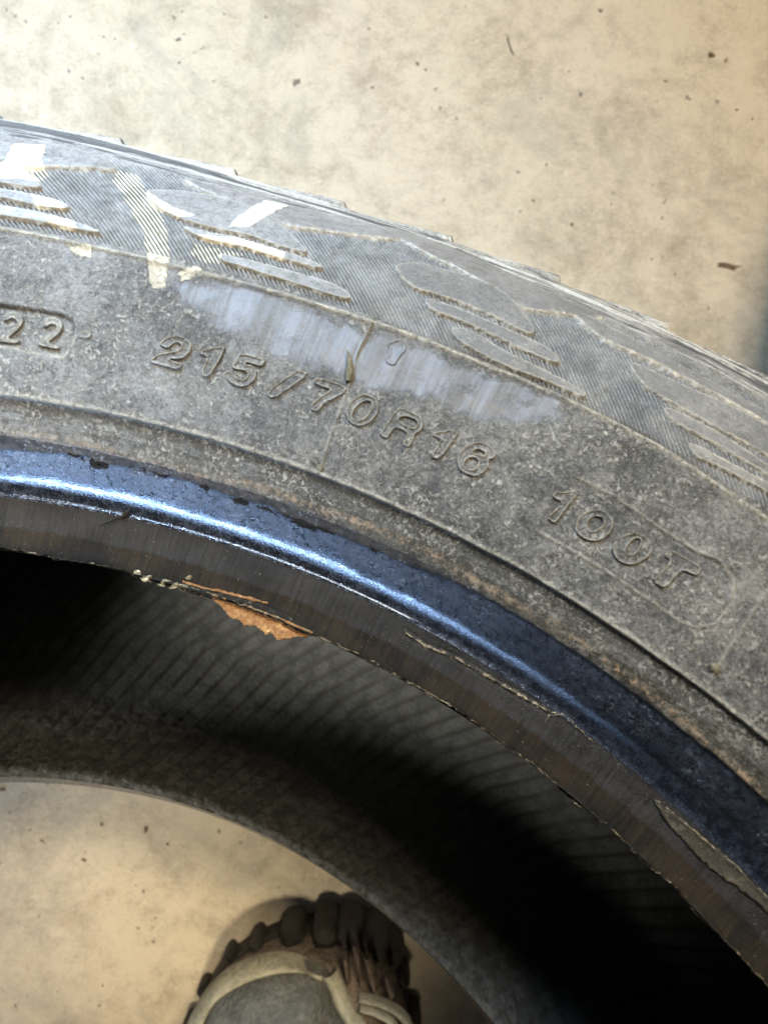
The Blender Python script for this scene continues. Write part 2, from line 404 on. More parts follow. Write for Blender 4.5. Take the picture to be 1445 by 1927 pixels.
def mat_rubber(name, dark, dust, lo, hi, rough=0.55, specks=0.6, bumpd=0.00025, glaze=False):
    b = NB(name)
    big = b.noise(0.05, 4, 0.6)
    mid = b.noise(0.30, 6, 0.72, dist=0.5)
    fine = b.noise(1.5, 5, 0.8)
    f = b.math('ADD', b.math('MULTIPLY', big, 0.25), b.math('ADD', b.math('MULTIPLY', mid, 0.30), b.math('MULTIPLY', fine, 0.50)))
    f = b.ramp(f, lo - 0.01, hi - 0.01)
    col = b.mix(f, dark, dust)
    pale = b.math('MULTIPLY', b.ramp(b.noise(0.20, 6, 0.75, dist=0.8), 0.50, 0.70), b.ramp(b.noise(1.1, 5, 0.8), 0.48, 0.57))
    col = b.mix(b.math('MULTIPLY', pale, 0.55), col, tuple(min(1, c * 1.7) for c in dust))
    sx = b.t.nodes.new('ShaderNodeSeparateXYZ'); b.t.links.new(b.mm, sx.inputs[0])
    left_light = b.ramp(b.math('ADD', sx.outputs[0], b.math('MULTIPLY', b.math('SUBTRACT', b.noise(0.035, 5, 0.7), 0.5), 160.0)), -25.0, -135.0)  # cool window-side brightness put into the rubber colour, stronger to the left
    col = b.mix(b.math('MULTIPLY', left_light, b.ramp(b.noise(0.5, 6, 0.8), 0.36, 0.60, 0.10, 0.55)), col, (0.40, 0.42, 0.46))
    soot = b.math('MULTIPLY', b.ramp(b.noise(0.26, 5, 0.75, dist=0.5), 0.50, 0.62), b.ramp(b.noise(1.3, 5, 0.8), 0.46, 0.56))
    col = b.mix(b.math('MULTIPLY', soot, 0.65), col, tuple(c * 0.55 for c in dark))
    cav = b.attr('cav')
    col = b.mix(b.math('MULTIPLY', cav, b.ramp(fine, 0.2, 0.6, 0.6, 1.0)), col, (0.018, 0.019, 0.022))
    grs = b.noise(1.0, 5, 0.75, vec=b.scale(b.uv, (0.10, 1.0, 1)))
    col = b.mix(b.math('MULTIPLY', b.attr('grime'), b.ramp(grs, 0.36, 0.56, 0.9, 0.25)), col, (0.040, 0.037, 0.026))
    # raised edges rubbed pale with dust
    edge = b.attr('edge')
    col = b.mix(b.math('MULTIPLY', edge, b.ramp(b.noise(0.9, 5, 0.7), 0.32, 0.6)), col, (0.55, 0.53, 0.46))
    # smooth rubbed patch with streaks running across the sidewall
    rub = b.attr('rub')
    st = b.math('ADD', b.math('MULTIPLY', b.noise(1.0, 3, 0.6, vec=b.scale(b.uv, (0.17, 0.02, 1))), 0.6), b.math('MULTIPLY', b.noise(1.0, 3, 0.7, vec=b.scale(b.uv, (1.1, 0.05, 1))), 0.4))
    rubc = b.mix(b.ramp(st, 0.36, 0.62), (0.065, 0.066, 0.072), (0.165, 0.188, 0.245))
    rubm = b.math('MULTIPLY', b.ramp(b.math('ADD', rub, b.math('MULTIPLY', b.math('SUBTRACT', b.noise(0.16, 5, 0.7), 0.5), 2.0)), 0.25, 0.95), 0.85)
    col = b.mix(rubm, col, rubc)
    # pale specks of grit
    sp = b.math('MULTIPLY', b.ramp(b.noise(1.0, 6, 0.85, dist=0.6), 0.505, 0.54), b.ramp(b.noise(0.14, 5, 0.7), 0.40, 0.58))
    sp2 = b.math('MULTIPLY', b.ramp(b.noise(2.6, 3, 0.6), 0.62, 0.67), 0.8)
    sp = b.math('MULTIPLY', b.math('MAXIMUM', sp, sp2), b.math('SUBTRACT', 1.0, rubm))
    dk = b.math('MULTIPLY', b.ramp(b.noise(1.2, 6, 0.85, dist=0.4), 0.47, 0.43), b.ramp(b.noise(0.17, 5, 0.7), 0.45, 0.60))
    col = b.mix(b.math('MULTIPLY', b.math('MULTIPLY', dk, b.math('SUBTRACT', 1.0, rubm)), specks * 1.2), col, (0.03, 0.032, 0.034))
    col = b.mix(b.math('MULTIPLY', sp, specks), col, (0.56, 0.56, 0.53))
    bd = b.attr('band')
    col = b.mix(b.math('MULTIPLY', b.ramp(bd, 0.56, 0.70), b.ramp(b.noise(1.2, 5, 0.8), 0.38, 0.58, 0.25, 0.85)), col, (0.52, 0.53, 0.53))
    col = b.mix(b.math('MULTIPLY', b.math('MULTIPLY', b.ramp(bd, 0.44, 0.30), b.ramp(bd, 0.02, 0.06)), 0.75), col, (0.035, 0.042, 0.055))
    # rust coloured line near the bead
    tan = b.attr('tan')
    col = b.mix(b.math('MULTIPLY', tan, b.ramp(b.noise(0.7, 5, 0.75), 0.46, 0.60, 0.0, 0.85)), col, (0.36, 0.27, 0.19))
    # cream paint
    pt = b.attr('paint')
    pm = b.ramp(b.math('ADD', pt, b.math('MULTIPLY', b.math('SUBTRACT', b.noise(0.7, 6, 0.85), 0.5), 3.2)), 0.52, 0.68)
    pm = b.math('MULTIPLY', pm, b.math('SUBTRACT', 1.0, b.ramp(cav, 0.02, 0.35)))
    col = b.mix(b.math('MULTIPLY', pm, 0.9), col, (0.74, 0.70, 0.58))
    h = b.math('ADD', b.math('MULTIPLY', mid, 0.5), b.math('ADD', b.math('MULTIPLY', fine, 0.35), b.math('MULTIPLY', sp, 0.25)))
    h = b.math('MULTIPLY', h, b.math('SUBTRACT', 1.0, b.math('MULTIPLY', rubm, 0.8)))
    h = b.math('ADD', h, b.math('MULTIPLY', pm, 0.35))
    nrm = b.bump(h, bumpd, 1.0)
    rg = b.math('SUBTRACT', b.ramp(f, 0.0, 1.0, rough - 0.08, rough + 0.12), b.math('MULTIPLY', rubm, 0.16))
    return b.fin(col, rg, nrm, 0.5)


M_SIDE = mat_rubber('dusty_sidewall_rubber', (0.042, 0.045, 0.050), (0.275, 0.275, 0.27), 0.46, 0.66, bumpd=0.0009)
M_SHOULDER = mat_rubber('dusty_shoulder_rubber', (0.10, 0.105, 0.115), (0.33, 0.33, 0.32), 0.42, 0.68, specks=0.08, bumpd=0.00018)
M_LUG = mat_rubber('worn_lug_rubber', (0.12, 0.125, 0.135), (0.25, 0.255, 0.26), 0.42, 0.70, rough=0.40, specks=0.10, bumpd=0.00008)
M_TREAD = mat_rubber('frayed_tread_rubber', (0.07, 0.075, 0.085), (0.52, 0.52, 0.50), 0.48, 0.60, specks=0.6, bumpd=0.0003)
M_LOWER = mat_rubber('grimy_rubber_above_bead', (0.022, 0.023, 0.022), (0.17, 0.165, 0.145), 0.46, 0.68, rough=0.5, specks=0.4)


def mat_bead():
    b = NB('glossy_bead_rubber')
    mid = b.noise(0.5, 6, 0.7)
    fine = b.noise(2.2, 4, 0.7)
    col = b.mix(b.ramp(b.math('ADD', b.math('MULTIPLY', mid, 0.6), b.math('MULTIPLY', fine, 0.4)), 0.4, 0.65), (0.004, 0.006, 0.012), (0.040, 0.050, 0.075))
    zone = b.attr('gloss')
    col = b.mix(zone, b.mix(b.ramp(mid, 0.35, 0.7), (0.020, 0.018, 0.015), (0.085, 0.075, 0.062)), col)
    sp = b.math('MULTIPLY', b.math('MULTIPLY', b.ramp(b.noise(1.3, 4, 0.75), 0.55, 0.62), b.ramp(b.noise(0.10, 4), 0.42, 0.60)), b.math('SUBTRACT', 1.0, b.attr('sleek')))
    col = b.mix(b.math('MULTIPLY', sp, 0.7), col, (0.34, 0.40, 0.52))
    tan = b.attr('tan')
    col = b.mix(b.math('MULTIPLY', tan, b.ramp(b.noise(0.7, 5, 0.75), 0.46, 0.60, 0.0, 0.8)), col, (0.36, 0.26, 0.18))
    edge = b.attr('edge')
    col = b.mix(b.math('MULTIPLY', edge, b.ramp(b.noise(1.1, 4, 0.7), 0.40, 0.6)), col, (0.45, 0.42, 0.34))
    h = b.math('ADD', b.math('MULTIPLY', mid, 0.5), b.math('MULTIPLY', fine, 0.5))
    nrm = b.bump(b.math('MULTIPLY', h, b.math('SUBTRACT', 1.0, b.math('MULTIPLY', b.attr('sleek'), 0.8))), 0.0006, 1.0)
    rg = b.math('MULTIPLY', b.ramp(b.math('ADD', b.math('MULTIPLY', mid, .5), b.math('MULTIPLY', fine, .5)), 0.35, 0.62, 0.35, 1.0), b.math('SUBTRACT', 0.42, b.math('MULTIPLY', b.attr('sleek'), 0.10)))
    rg = b.math('MAXIMUM', rg, b.math('MULTIPLY', b.math('SUBTRACT', 1.0, zone), 0.62))
    return b.fin(col, rg, nrm, 0.75, Specular_Tint=(0.60, 0.74, 1.0), IOR=b.math('ADD', 1.45, b.math('MULTIPLY', zone, 0.85)))


M_BEAD = mat_bead()


def mat_seat():
    b = NB('scuffed_bead_seat_rubber')
    st = b.noise(1.0, 4, 0.65, vec=b.scale(b.uv, (1.1, 0.08, 1)))
    big = b.noise(0.09, 4, 0.6)
    fine = b.noise(2.4, 4, 0.7)
    f = b.ramp(b.math('ADD', b.math('MULTIPLY', st, 0.5), b.math('MULTIPLY', big, 0.5)), 0.4, 0.62)
    zone = b.ramp(b.math('ADD', b.attr('lowzone'), b.math('MULTIPLY', b.math('SUBTRACT', b.noise(0.25, 5, 0.7), 0.5), 0.9)), 0.35, 0.65)
    col = b.mix(f, b.mix(zone, (0.009, 0.009, 0.010), (0.003, 0.0025, 0.002)), b.mix(zone, (0.022, 0.0215, 0.022), (0.020, 0.014, 0.008)))
    col = b.mix(b.math('MULTIPLY', b.ramp(fine, 0.66, 0.72), 0.6), col, (0.50, 0.45, 0.34))
    edge = b.attr('edge')
    col = b.mix(b.math('MULTIPLY', edge, b.ramp(b.noise(0.6, 5, 0.8), 0.50, 0.62)), col, (0.50, 0.42, 0.28))
    h = b.math('ADD', b.math('MULTIPLY', st, 0.6), b.math('MULTIPLY', fine, 0.4))
    return b.fin(col, b.math('ADD', b.ramp(st, 0.3, 0.7, 0.28, 0.45), b.math('MULTIPLY', zone, 0.28)), b.bump(h, 0.0005), 0.16)


M_SEAT = mat_seat()


def mat_liner():
    b = NB('inner_liner_rubber')
    mid = b.noise(0.16, 5, 0.6)
    fine = b.noise(0.8, 5, 0.7)
    f = b.ramp(b.math('ADD', b.math('MULTIPLY', mid, 0.5), b.math('MULTIPLY', fine, 0.5)), 0.38, 0.66)
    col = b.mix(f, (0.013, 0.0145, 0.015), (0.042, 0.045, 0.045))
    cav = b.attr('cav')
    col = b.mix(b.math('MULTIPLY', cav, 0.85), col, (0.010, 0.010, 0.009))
    sp = b.ramp(fine, 0.68, 0.74)
    col = b.mix(b.math('MULTIPLY', sp, 0.5), col, (0.25, 0.25, 0.22))
    return b.fin(col, 0.7, b.bump(b.math('ADD', fine, b.math('MULTIPLY', sp, 0.3)), 0.0005), 0.3)


M_LINER = mat_liner()


def mat_plain(name, a, c, sc, lo, hi, rough, bd=0.0002, spec=0.4):
    b = NB(name)
    n = b.noise(sc, 5, 0.65); n2 = b.noise(sc * 6, 3, 0.6)
    f = b.ramp(b.math('ADD', b.math('MULTIPLY', n, 0.6), b.math('MULTIPLY', n2, 0.4)), lo, hi)
    return b.fin(b.mix(f, a, c), rough, b.bump(f, bd), spec)


M_CORD = mat_plain('exposed_orange_cord', (0.30, 0.12, 0.04), (0.62, 0.36, 0.16), 0.8, 0.38, 0.62, 0.85, 0.0005)
M_TORN = mat_plain('torn_rubber', (0.012, 0.010, 0.008), (0.05, 0.045, 0.035), 0.8, 0.4, 0.6, 0.5, 0.0004)
M_FLAP = mat_plain('peeled_rubber_flap', (0.018, 0.016, 0.013), (0.10, 0.088, 0.062), 0.7, 0.4, 0.65, 0.45, 0.0002)
M_FRAY = mat_plain('pale_frayed_edge', (0.16, 0.14, 0.09), (0.62, 0.56, 0.40), 1.4, 0.42, 0.58, 0.8, 0.0003)
M_SPEW = mat_plain('dusty_rubber_nub', (0.12, 0.11, 0.07), (0.34, 0.32, 0.24), 0.6, 0.4, 0.65, 0.6, 0.0002)
M_DARKHOLE = mat_plain('black_crack_rubber', (0.004, 0.004, 0.004), (0.015, 0.012, 0.010), 1.0, 0.4, 0.6, 0.7, 0.0002)


def mat_floor():
    b = NB('concrete')
    big = b.noise(0.010, 5, 0.6)
    blot = b.noise(0.030, 7, 0.72, dist=0.6)
    mid = b.noise(0.12, 7, 0.78)
    fine = b.noise(0.7, 6, 0.85)
    f = b.math('ADD', b.math('MULTIPLY', big, 0.20), b.math('ADD', b.math('MULTIPLY', blot, 0.35), b.math('ADD', b.math('MULTIPLY', mid, 0.30), b.math('MULTIPLY', fine, 0.30))))
    col = b.mix(b.ramp(f, 0.45, 0.62), (0.38, 0.325, 0.25), (0.63, 0.565, 0.46))
    tan = b.math('MULTIPLY', b.ramp(b.noise(0.05, 6, 0.8, dist=0.7), 0.54, 0.68), b.ramp(mid, 0.44, 0.58))
    col = b.mix(b.math('MULTIPLY', tan, 0.50), col, (0.40, 0.29, 0.18))
    gr = b.ramp(b.noise(0.018, 7, 0.75, dist=1.0), 0.50, 0.64)
    col = b.mix(b.math('MULTIPLY', gr, 0.32), col, (0.33, 0.32, 0.29))
    wh = b.math('MULTIPLY', b.ramp(b.noise(0.25, 4, 0.7), 0.62, 0.70), b.ramp(b.noise(0.04, 3), 0.45, 0.6))
    col = b.mix(b.math('MULTIPLY', wh, 0.5), col, (0.80, 0.77, 0.70))
    pv = b.voronoi(0.13)
    pit = b.math('MULTIPLY', b.ramp(b.math('ADD', pv, b.math('MULTIPLY', b.math('SUBTRACT', fine, 0.5), 0.45)), 0.06, 0.11, 1.0, 0.0), b.ramp(b.noise(0.03, 2), 0.52, 0.62))
    pv2 = b.voronoi(0.34)
    pit2 = b.math('MULTIPLY', b.ramp(b.math('ADD', pv2, b.math('MULTIPLY', b.math('SUBTRACT', fine, 0.5), 0.5)), 0.06, 0.12, 1.0, 0.0), b.ramp(b.noise(0.05, 3), 0.48, 0.62))
    pit = b.math('MAXIMUM', pit, b.math('MULTIPLY', pit2, 0.7))
    col = b.mix(b.math('MULTIPLY', pit, 0.30), col, (0.17, 0.125, 0.085))
    h = b.math('SUBTRACT', b.math('ADD', b.math('MULTIPLY', mid, 0.9), b.math('MULTIPLY', fine, 0.6)), pit)
    return b.fin(col, b.ramp(blot, 0.3, 0.7, 0.5, 0.8), b.bump(h, 0.0012), 0.3)


M_FLOOR = mat_floor()
M_STAIN = mat_plain('dark_grit', (0.07, 0.045, 0.028), (0.20, 0.14, 0.09), 0.8, 0.4, 0.6, 0.9)
M_CHIP = mat_plain('grey_grit', (0.16, 0.13, 0.12), (0.30, 0.26, 0.23), 0.8, 0.4, 0.6, 0.9)
M_OUT = mat_plain('black_outsole_rubber', (0.010, 0.009, 0.008), (0.03, 0.026, 0.022), 0.2, 0.4, 0.6, 0.6, 0.0004)
M_FOX = mat_plain('muddy_brown_boot_side', (0.05, 0.036, 0.027), (0.17, 0.135, 0.11), 0.12, 0.38, 0.64, 0.6, 0.0008)
M_RAND = mat_plain('pale_boot_rand', (0.17, 0.165, 0.125), (0.32, 0.31, 0.245), 0.10, 0.35, 0.65, 0.7, 0.0004)
M_CAP = mat_plain('grey_toe_cap_fabric', (0.055, 0.055, 0.050), (0.12, 0.12, 0.108), 0.09, 0.35, 0.65, 0.8, 0.0008)
M_CLOTH = mat_plain('dark_trouser_cloth', (0.03, 0.03, 0.035), (0.06, 0.06, 0.065), 0.2, 0.35, 0.65, 0.9, 0.0006)


# ------------------------------------------------------------------ the tyre
def tag(o, label=None, cat=None, group=None, kind=None):
    if label: o['label'] = label
    if cat: o['category'] = cat
    if group: o['group'] = group
    if kind: o['kind'] = kind
    return o


tyre = bpy.data.objects.new('car_tyre', None)
tyre.empty_display_size = 0.1
link(tyre)
tyre.matrix_world = M
tag(tyre, 'large dusty grey car tyre marked 215/70R16 100T with a torn shiny bead', 'tyre')

FRONT = Profile([(212,54.5),(213.2,53.4),(215.5,53.6),(219,55.2),(222,56.9),(223.8,58),(225.1,60),(225.9,62.6),(226.5,66),(227.4,70),(228.6,74),(230,77.2),(231.4,79.6),(232.8,81.5),(236,85),(241,88.9),(247,92.6),(254,96.2),(262.9,99.4),(272,101.4),(281,102.3),(290,101.9),(298,99.8),(305,96.6),(312,92.3),(319,86.5),(325,80),(330,72),(334,60),(337,40),(338,0)])
BACK = Profile([(338,0),(337,-40),(334,-58),(328,-74),(320,-85),(305,-95),(285,-99),(262,-98),(240,-91),(222,-80),(208,-76),(201,-73),(199.5,-70.5)])
SEAT_B = Profile([(199.5,-70.5),(198.6,-66),(197.4,-60),(196.5,-55)])
INNER_F = Profile([(212,54.5),(213.8,52),(216.5,49.5),(221,48.5),(228,51),(235,58),(243,70),(256,83),(275,91),(292,90),(306,80),(317,66),(322,45),(324,20),(324,-10)])
INNER_B = Profile([(324,-10),(321,-42),(315,-60),(305,-74),(290,-84),(272,-89),(255,-88),(238,-82),(222,-73),(210,-64.5),(203,-58.5),(199,-55.6),(196.5,-55)], flip=True)

TH0, TH1 = math.radians(-48), math.radians(32)       # the arc that shows


def ring(name, prof, mat, s0, s1, ns, nt, tha=None, thb=None, hfun=None, attrs=None, parent=tyre, uref=270.0):
    full = tha is None
    if full:
        th = np.linspace(0, 2 * math.pi, nt, endpoint=False)
    else:
        th = np.linspace(tha, thb, nt)
    s = np.linspace(s0, s1, ns)
    S_, T_ = np.meshgrid(s, th, indexing='ij')
    h = hfun(T_, S_) if hfun else 0 * S_
    V = prof.at(T_, S_, h).reshape(-1, 3)
    at = {k: fn(T_, S_).ravel() for k, fn in (attrs or {}).items()}
    uv = np.stack([T_ * uref, S_], -1).reshape(-1, 2)
    return mesh_obj(name, V, grid_faces(ns, nt, wrap=full), mat, parent, uv=uv, attrs=at)


RR = 245.0
CHIPS = [(-24.69, 27.71, 0.7, 0.45), (-23.24, 26.66, 1.3, 0.8), (-20.89, 27.89, 0.45, 0.4), (-20.0, 27.64, 0.7, 0.5), (-17.45, 27.52, 0.6, 0.6), (-15.46, 26.94, 1.0, 0.9), (-13.97, 26.74, 1.1, 0.3), (-11.63, 26.48, 1.5, 0.6), (-10.52, 27.35, 1.2, 0.3), (-7.68, 27.49, 0.5, 0.5), (-12.76, 27.41, 0.9, 0.25)]
LIM = {k: [to_mm(P, RR) for P in v] for k, v in FEAT.items()}


def curve_s(name):
    P = np.array(FEAT[name][0]); P = P[np.argsort(P[:, 0])]
    return np.radians(P[:, 0]), P[:, 1]


rx, ry = curve_s('ridge')
def s_ridge(T): return np.interp(T, rx, ry)


def f_paint(T, S):
    m = np.zeros(T.shape)
    for P in LIM['paint']:
        m = np.maximum(m, smooth(-0.6, 0.6, sdf_fast(T * RR, S, P)))
    return m


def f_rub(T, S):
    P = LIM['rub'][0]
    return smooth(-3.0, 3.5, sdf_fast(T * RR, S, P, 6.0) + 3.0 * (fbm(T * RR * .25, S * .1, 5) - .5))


tx, ty = curve_s('tan')
def f_tan(T, S):
    w = 1.0 + 1.3 * fbm(T * 60, S * 0, 3, 3)
    return smooth(1.0, 0.0, np.abs(S - np.interp(T, tx, ty)) / w) * (0.45 + 0.55 * smooth(math.radians(-26), math.radians(-5), T))


def h_base(T, S):
    """displacement of the sidewall between bead and ridge"""
    u = T * RR
    h = 0.5 * (fbm(u / 14, S / 9, 11, 3) - 0.5)
    h += 0.16 * (fbm(u / 1.5, S / 1.5, 21, 3) - 0.5)
    # lip above the bead groove
    d = S - 39.0 - 0.35 * (fbm(u / 6, S * 0, 31) - .5)
    h += 0.55 * np.exp(-(d / 0.55) ** 2) - 0.7 * smooth(0.3, -0.6, d) * smooth(-6, -2, d)
    # ridge at the top of the sidewall
    d = S - s_ridge(T)
    h += 0.75 * np.exp(-(d / 0.55) ** 2)
    # mould seams
    for k in ('mold1', 'mold2'):
        L = line_fast(u, S, LIM[k][0])
        gate = smooth(0.35, 0.5, fbm(u * 0.3 + 4, S / 5.0, 41))
        h += (0.06 + 0.26 * gate) * np.exp(-(L / 0.22) ** 2) - 0.16 * np.exp(-((L - 0.7) / 0.3) ** 2)
    # recessed panel with the two digits, and the panel round the load index
    h -= 0.85 * smooth(-0.12, 0.12, sdf_fast(u, S, LIM['box22'][0]))
    q = sdf_fast(u, S, LIM['box100'][0])
    gl = smooth(-.9, .1, np.degrees(T))
    h -= gl * 0.35 * smooth(-0.3, 0.3, q)
    h += gl * 0.45 * np.exp(-((q + 0.25) / 0.26) ** 2)
    return h


def e_base(T, S):
    u = T * RR
    e = np.exp(-((S - 39.2) / 0.45) ** 2) * 0.8
    e = np.maximum(e, np.exp(-((S - s_ridge(T)) / 0.6) ** 2) * 1.0)
    for k in ('mold1', 'mold2'):
        e = np.maximum(e, 0.5 * np.exp(-(line_fast(u, S, LIM[k][0]) / 0.3) ** 2))
    q = sdf_fast(u, S, LIM['box100'][0]); e = np.maximum(e, 0.6 * smooth(-.9, .1, np.degrees(T)) * np.exp(-((q + .25) / .35) ** 2))
    q = sdf_fast(u, S, LIM['box22'][0]); e = np.maximum(e, 0.9 * np.exp(-((q + .35) / .3) ** 2) * (S < 53))
    return e


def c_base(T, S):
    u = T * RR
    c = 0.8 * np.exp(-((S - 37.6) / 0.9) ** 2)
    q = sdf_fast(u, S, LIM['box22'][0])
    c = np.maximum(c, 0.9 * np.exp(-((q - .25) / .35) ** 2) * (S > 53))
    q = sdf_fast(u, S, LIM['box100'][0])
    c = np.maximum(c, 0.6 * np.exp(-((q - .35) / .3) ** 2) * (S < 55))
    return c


def fine_steps(a, b, d): return max(2, int(round(abs(b - a) / d)) + 1)


NT = fine_steps(TH0 * 250, TH1 * 250, 0.36)
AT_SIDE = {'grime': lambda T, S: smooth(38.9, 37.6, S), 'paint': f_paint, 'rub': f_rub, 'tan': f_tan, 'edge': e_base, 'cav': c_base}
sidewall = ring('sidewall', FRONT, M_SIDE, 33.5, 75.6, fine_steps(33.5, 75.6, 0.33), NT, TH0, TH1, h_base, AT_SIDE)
# the rest of the ring, out of sight, joins at the same section
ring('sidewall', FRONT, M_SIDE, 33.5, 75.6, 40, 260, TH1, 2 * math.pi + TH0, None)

# -- the bead: glossy flange seat, heel line, scuffed seat
cx_, cy_ = curve_s('crackline')


def h_bead(T, S):
    u = T * RR
    h = 0.35 * (fbm(u / 10, S / 5, 51, 3) - 0.5) * smooth(16, 24, S) + 0.14 * (fbm(u / 1.6, S / 1.4, 61, 3) - 0.5) * smooth(17, 20, S)
    # convex ridge next to the heel line, and the fine double line itself (torn off further on)
    on = smooth(math.radians(-3.5), math.radians(-5), T)
    h += 0.12 * np.exp(-((S - 16.2) / 1.4) ** 2)
    h += on * (0.30 * np.exp(-((S - 13.75) / 0.18) ** 2) - 0.22 * np.exp(-((S - 14.2) / 0.16) ** 2))
    # step of the grimy strip over the glossy one with nicks
    d = S - np.interp(T, cx_, cy_) - 0.5 * (fbm(u / 2.5, S * 0, 71, 4) - .5)
    h += 0.40 * smooth(-0.45 - .5 * fbm(u / 5, S * 0, 77), 0.5, d) * smooth(12, 6, d)
    nick = smooth(0.54, 0.61, fbm(u / 1.7, S / 1.2 + 3, 75, 4)) * smooth(.45, .6, vnoise(u / 6, S * 0, 76)) * (T < math.radians(-4))
    h -= 1.1 * nick * np.exp(-((d + 0.1) / 0.9) ** 2)
    h += 0.25 * np.exp(-((S - np.interp(T, tx, ty)) / 0.7) ** 2)
    return h


def g_bead(T, S):
    u = T * RR
    d = S - np.interp(T, cx_, cy_) - 0.5 * (fbm(u / 2.5, S * 0, 71, 4) - .5)
    return smooth(0.4, -0.4, d)


def c_bead(T, S):
    u = T * RR
    nick = smooth(0.54, 0.61, fbm(u / 1.7, S / 1.2 + 3, 75, 4)) * smooth(.45, .6, vnoise(u / 6, S * 0, 76)) * (T < math.radians(-4))
    d = S - np.interp(T, cx_, cy_) - 0.5 * (fbm(u / 2.5, S * 0, 71, 4) - .5)
    return np.clip(nick * np.exp(-((d + 0.1) / 0.8) ** 2), 0, 1)


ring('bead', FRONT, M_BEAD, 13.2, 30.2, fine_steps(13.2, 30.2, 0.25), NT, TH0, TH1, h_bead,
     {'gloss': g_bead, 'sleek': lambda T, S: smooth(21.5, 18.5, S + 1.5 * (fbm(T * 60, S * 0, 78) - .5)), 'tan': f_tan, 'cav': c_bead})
ring('bead', FRONT, M_BEAD, 13.2, 30.2, 16, 260, TH1, 2 * math.pi + TH0)
ring('rim_groove', FRONT, M_LOWER, 29.8, 33.9, 10, 260, TH1, 2 * math.pi + TH0)


def h_low(T, S):
    u = T * RR
    h0 = h_bead(T, S); h1 = h_base(T, S); t = smooth(29.9, 33.6, S)
    return h0 * (1 - t) + h1 * t + 0.12 * (fbm(u / 4, S / 0.9, 81, 3) - .5)


ring('rim_groove', FRONT, M_LOWER, 30.0, 33.7, 16, NT, TH0, TH1, h_low, {'tan': f_tan, 'grime': lambda T, S: 0.6 + 0 * S})


def toe_fray(T, S):
    u = T * RR
    h = 0.5 * (fbm(u / 9, S / 5, 91, 3) - 0.5) + 0.25 * (fbm(u / 0.9, S / 5, 92, 3) - .5)
    h += (1.6 * (fbm(u / 7, S * 0, 93, 3) - .5) + 0.7 * (fbm(u / 1.0, S * 0, 94, 2) - .5)) * smooth(3.0, 0.5, S)
    # long scratch
    sc = line_fast(u, S, LIM['bscratch'][0]); h += (0.2 * np.exp(-(sc / 0.25) ** 2) - 0.16 * np.exp(-((sc - .6) / .35) ** 2)) * (0.3 + fbm(u / 2, S / 3, 96, 3))
    return h * smooth(13.4, 11.5, S)


ring('bead_seat', FRONT, M_SEAT, 0.0, 13.3, fine_steps(0, 13.3, 0.25), NT, TH0, TH1, toe_fray,
     {'lowzone': lambda T, S: smooth(9.0, 4.5, S), 'edge': lambda T, S: np.maximum(0.75 * smooth(1.6, 0.6, S), 0.9 * np.exp(-(line_fast(T * RR, S, LIM['bscratch'][0]) / 0.35) ** 2)) })
ring('bead_seat', FRONT, M_SEAT, 0.0, 13.3, 10, 260, TH1, 2 * math.pi + TH0)


# -- the shoulder with its fine diagonal serration
def serr(T, S):
    u = T * 270.0
    w = 1.4 * (fbm(u / 30, S / 30, 101, 2) - .5)
    ph = (u + S * 0.93 + w) / 1.08
    m = smooth(0.4, 1.4, S - s_ridge(T)) * smooth(104.5, 101.0, S + 4 * (fbm(u / 12, S / 5, 103) - .5))
    return ph, m


def h_sh(T, S):
    u = T * RR
    ph, m = serr(T, S)
    wear = 0.70 + 0.30 * smooth(0.30, 0.55, fbm(u / 7, S / 7, 104, 3))
    h = 0.5 * (fbm(u / 14, S / 9, 11, 3) - 0.5)
    h += m * wear * 0.34 * np.sin(2 * math.pi * ph)
    h -= 0.5 * m
    # worn upper band: long scratches round the tyre
    k = smooth(101, 106, S)
    h += k * 0.5 * (fbm(u / 34, S / 1.1, 106, 3) - .5) + k * .12 * (fbm(u / 3, S / .8, 107, 3) - .5)
    for s0, a in ((112.5, .5), (117.2, -.6), (119.0, .5), (122.5, -.5), (127, .4)):
        h += a * np.exp(-((S - s0 - 0.8 * (fbm(u / 15, S * 0, int(s0)) - .5)) / 0.5) ** 2)
    h += smooth(88, 112, S) * (2.7 * smooth(math.radians(-19), math.radians(-33), T) - 0.7 * np.exp(-((T - math.radians(-14)) / .12) ** 2))
    d = S - s_ridge(T)
    h += 0.75 * np.exp(-(d / 0.55) ** 2) - 0.35 * np.exp(-((d - 1.2) / 0.4) ** 2)
    return h


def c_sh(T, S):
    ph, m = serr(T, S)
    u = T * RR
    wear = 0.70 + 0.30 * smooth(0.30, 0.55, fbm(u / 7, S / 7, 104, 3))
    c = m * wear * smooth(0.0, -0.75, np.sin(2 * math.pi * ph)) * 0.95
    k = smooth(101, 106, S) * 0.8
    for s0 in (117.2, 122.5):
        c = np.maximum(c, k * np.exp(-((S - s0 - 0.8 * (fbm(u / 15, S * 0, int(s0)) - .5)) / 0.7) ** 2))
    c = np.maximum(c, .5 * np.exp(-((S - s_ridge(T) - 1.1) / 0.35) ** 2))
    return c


def band_sh(T, S):
    u = T * RR
    v = fbm(u / 40 + .6 * fbm(u / 9, S / 3, 303), S / 1.7, 301, 4) + .35 * (fbm(u / 5, S / .7, 302, 3) - .5)
    v = 0.5 + (v - 0.5) * 1.5 + 0.14 * np.sin(S * 1.05 + 1.2)
    return np.where(S > 100, 0.5 + (np.clip(v, .08, 1) - 0.5) * smooth(101, 106, S), 0.5)


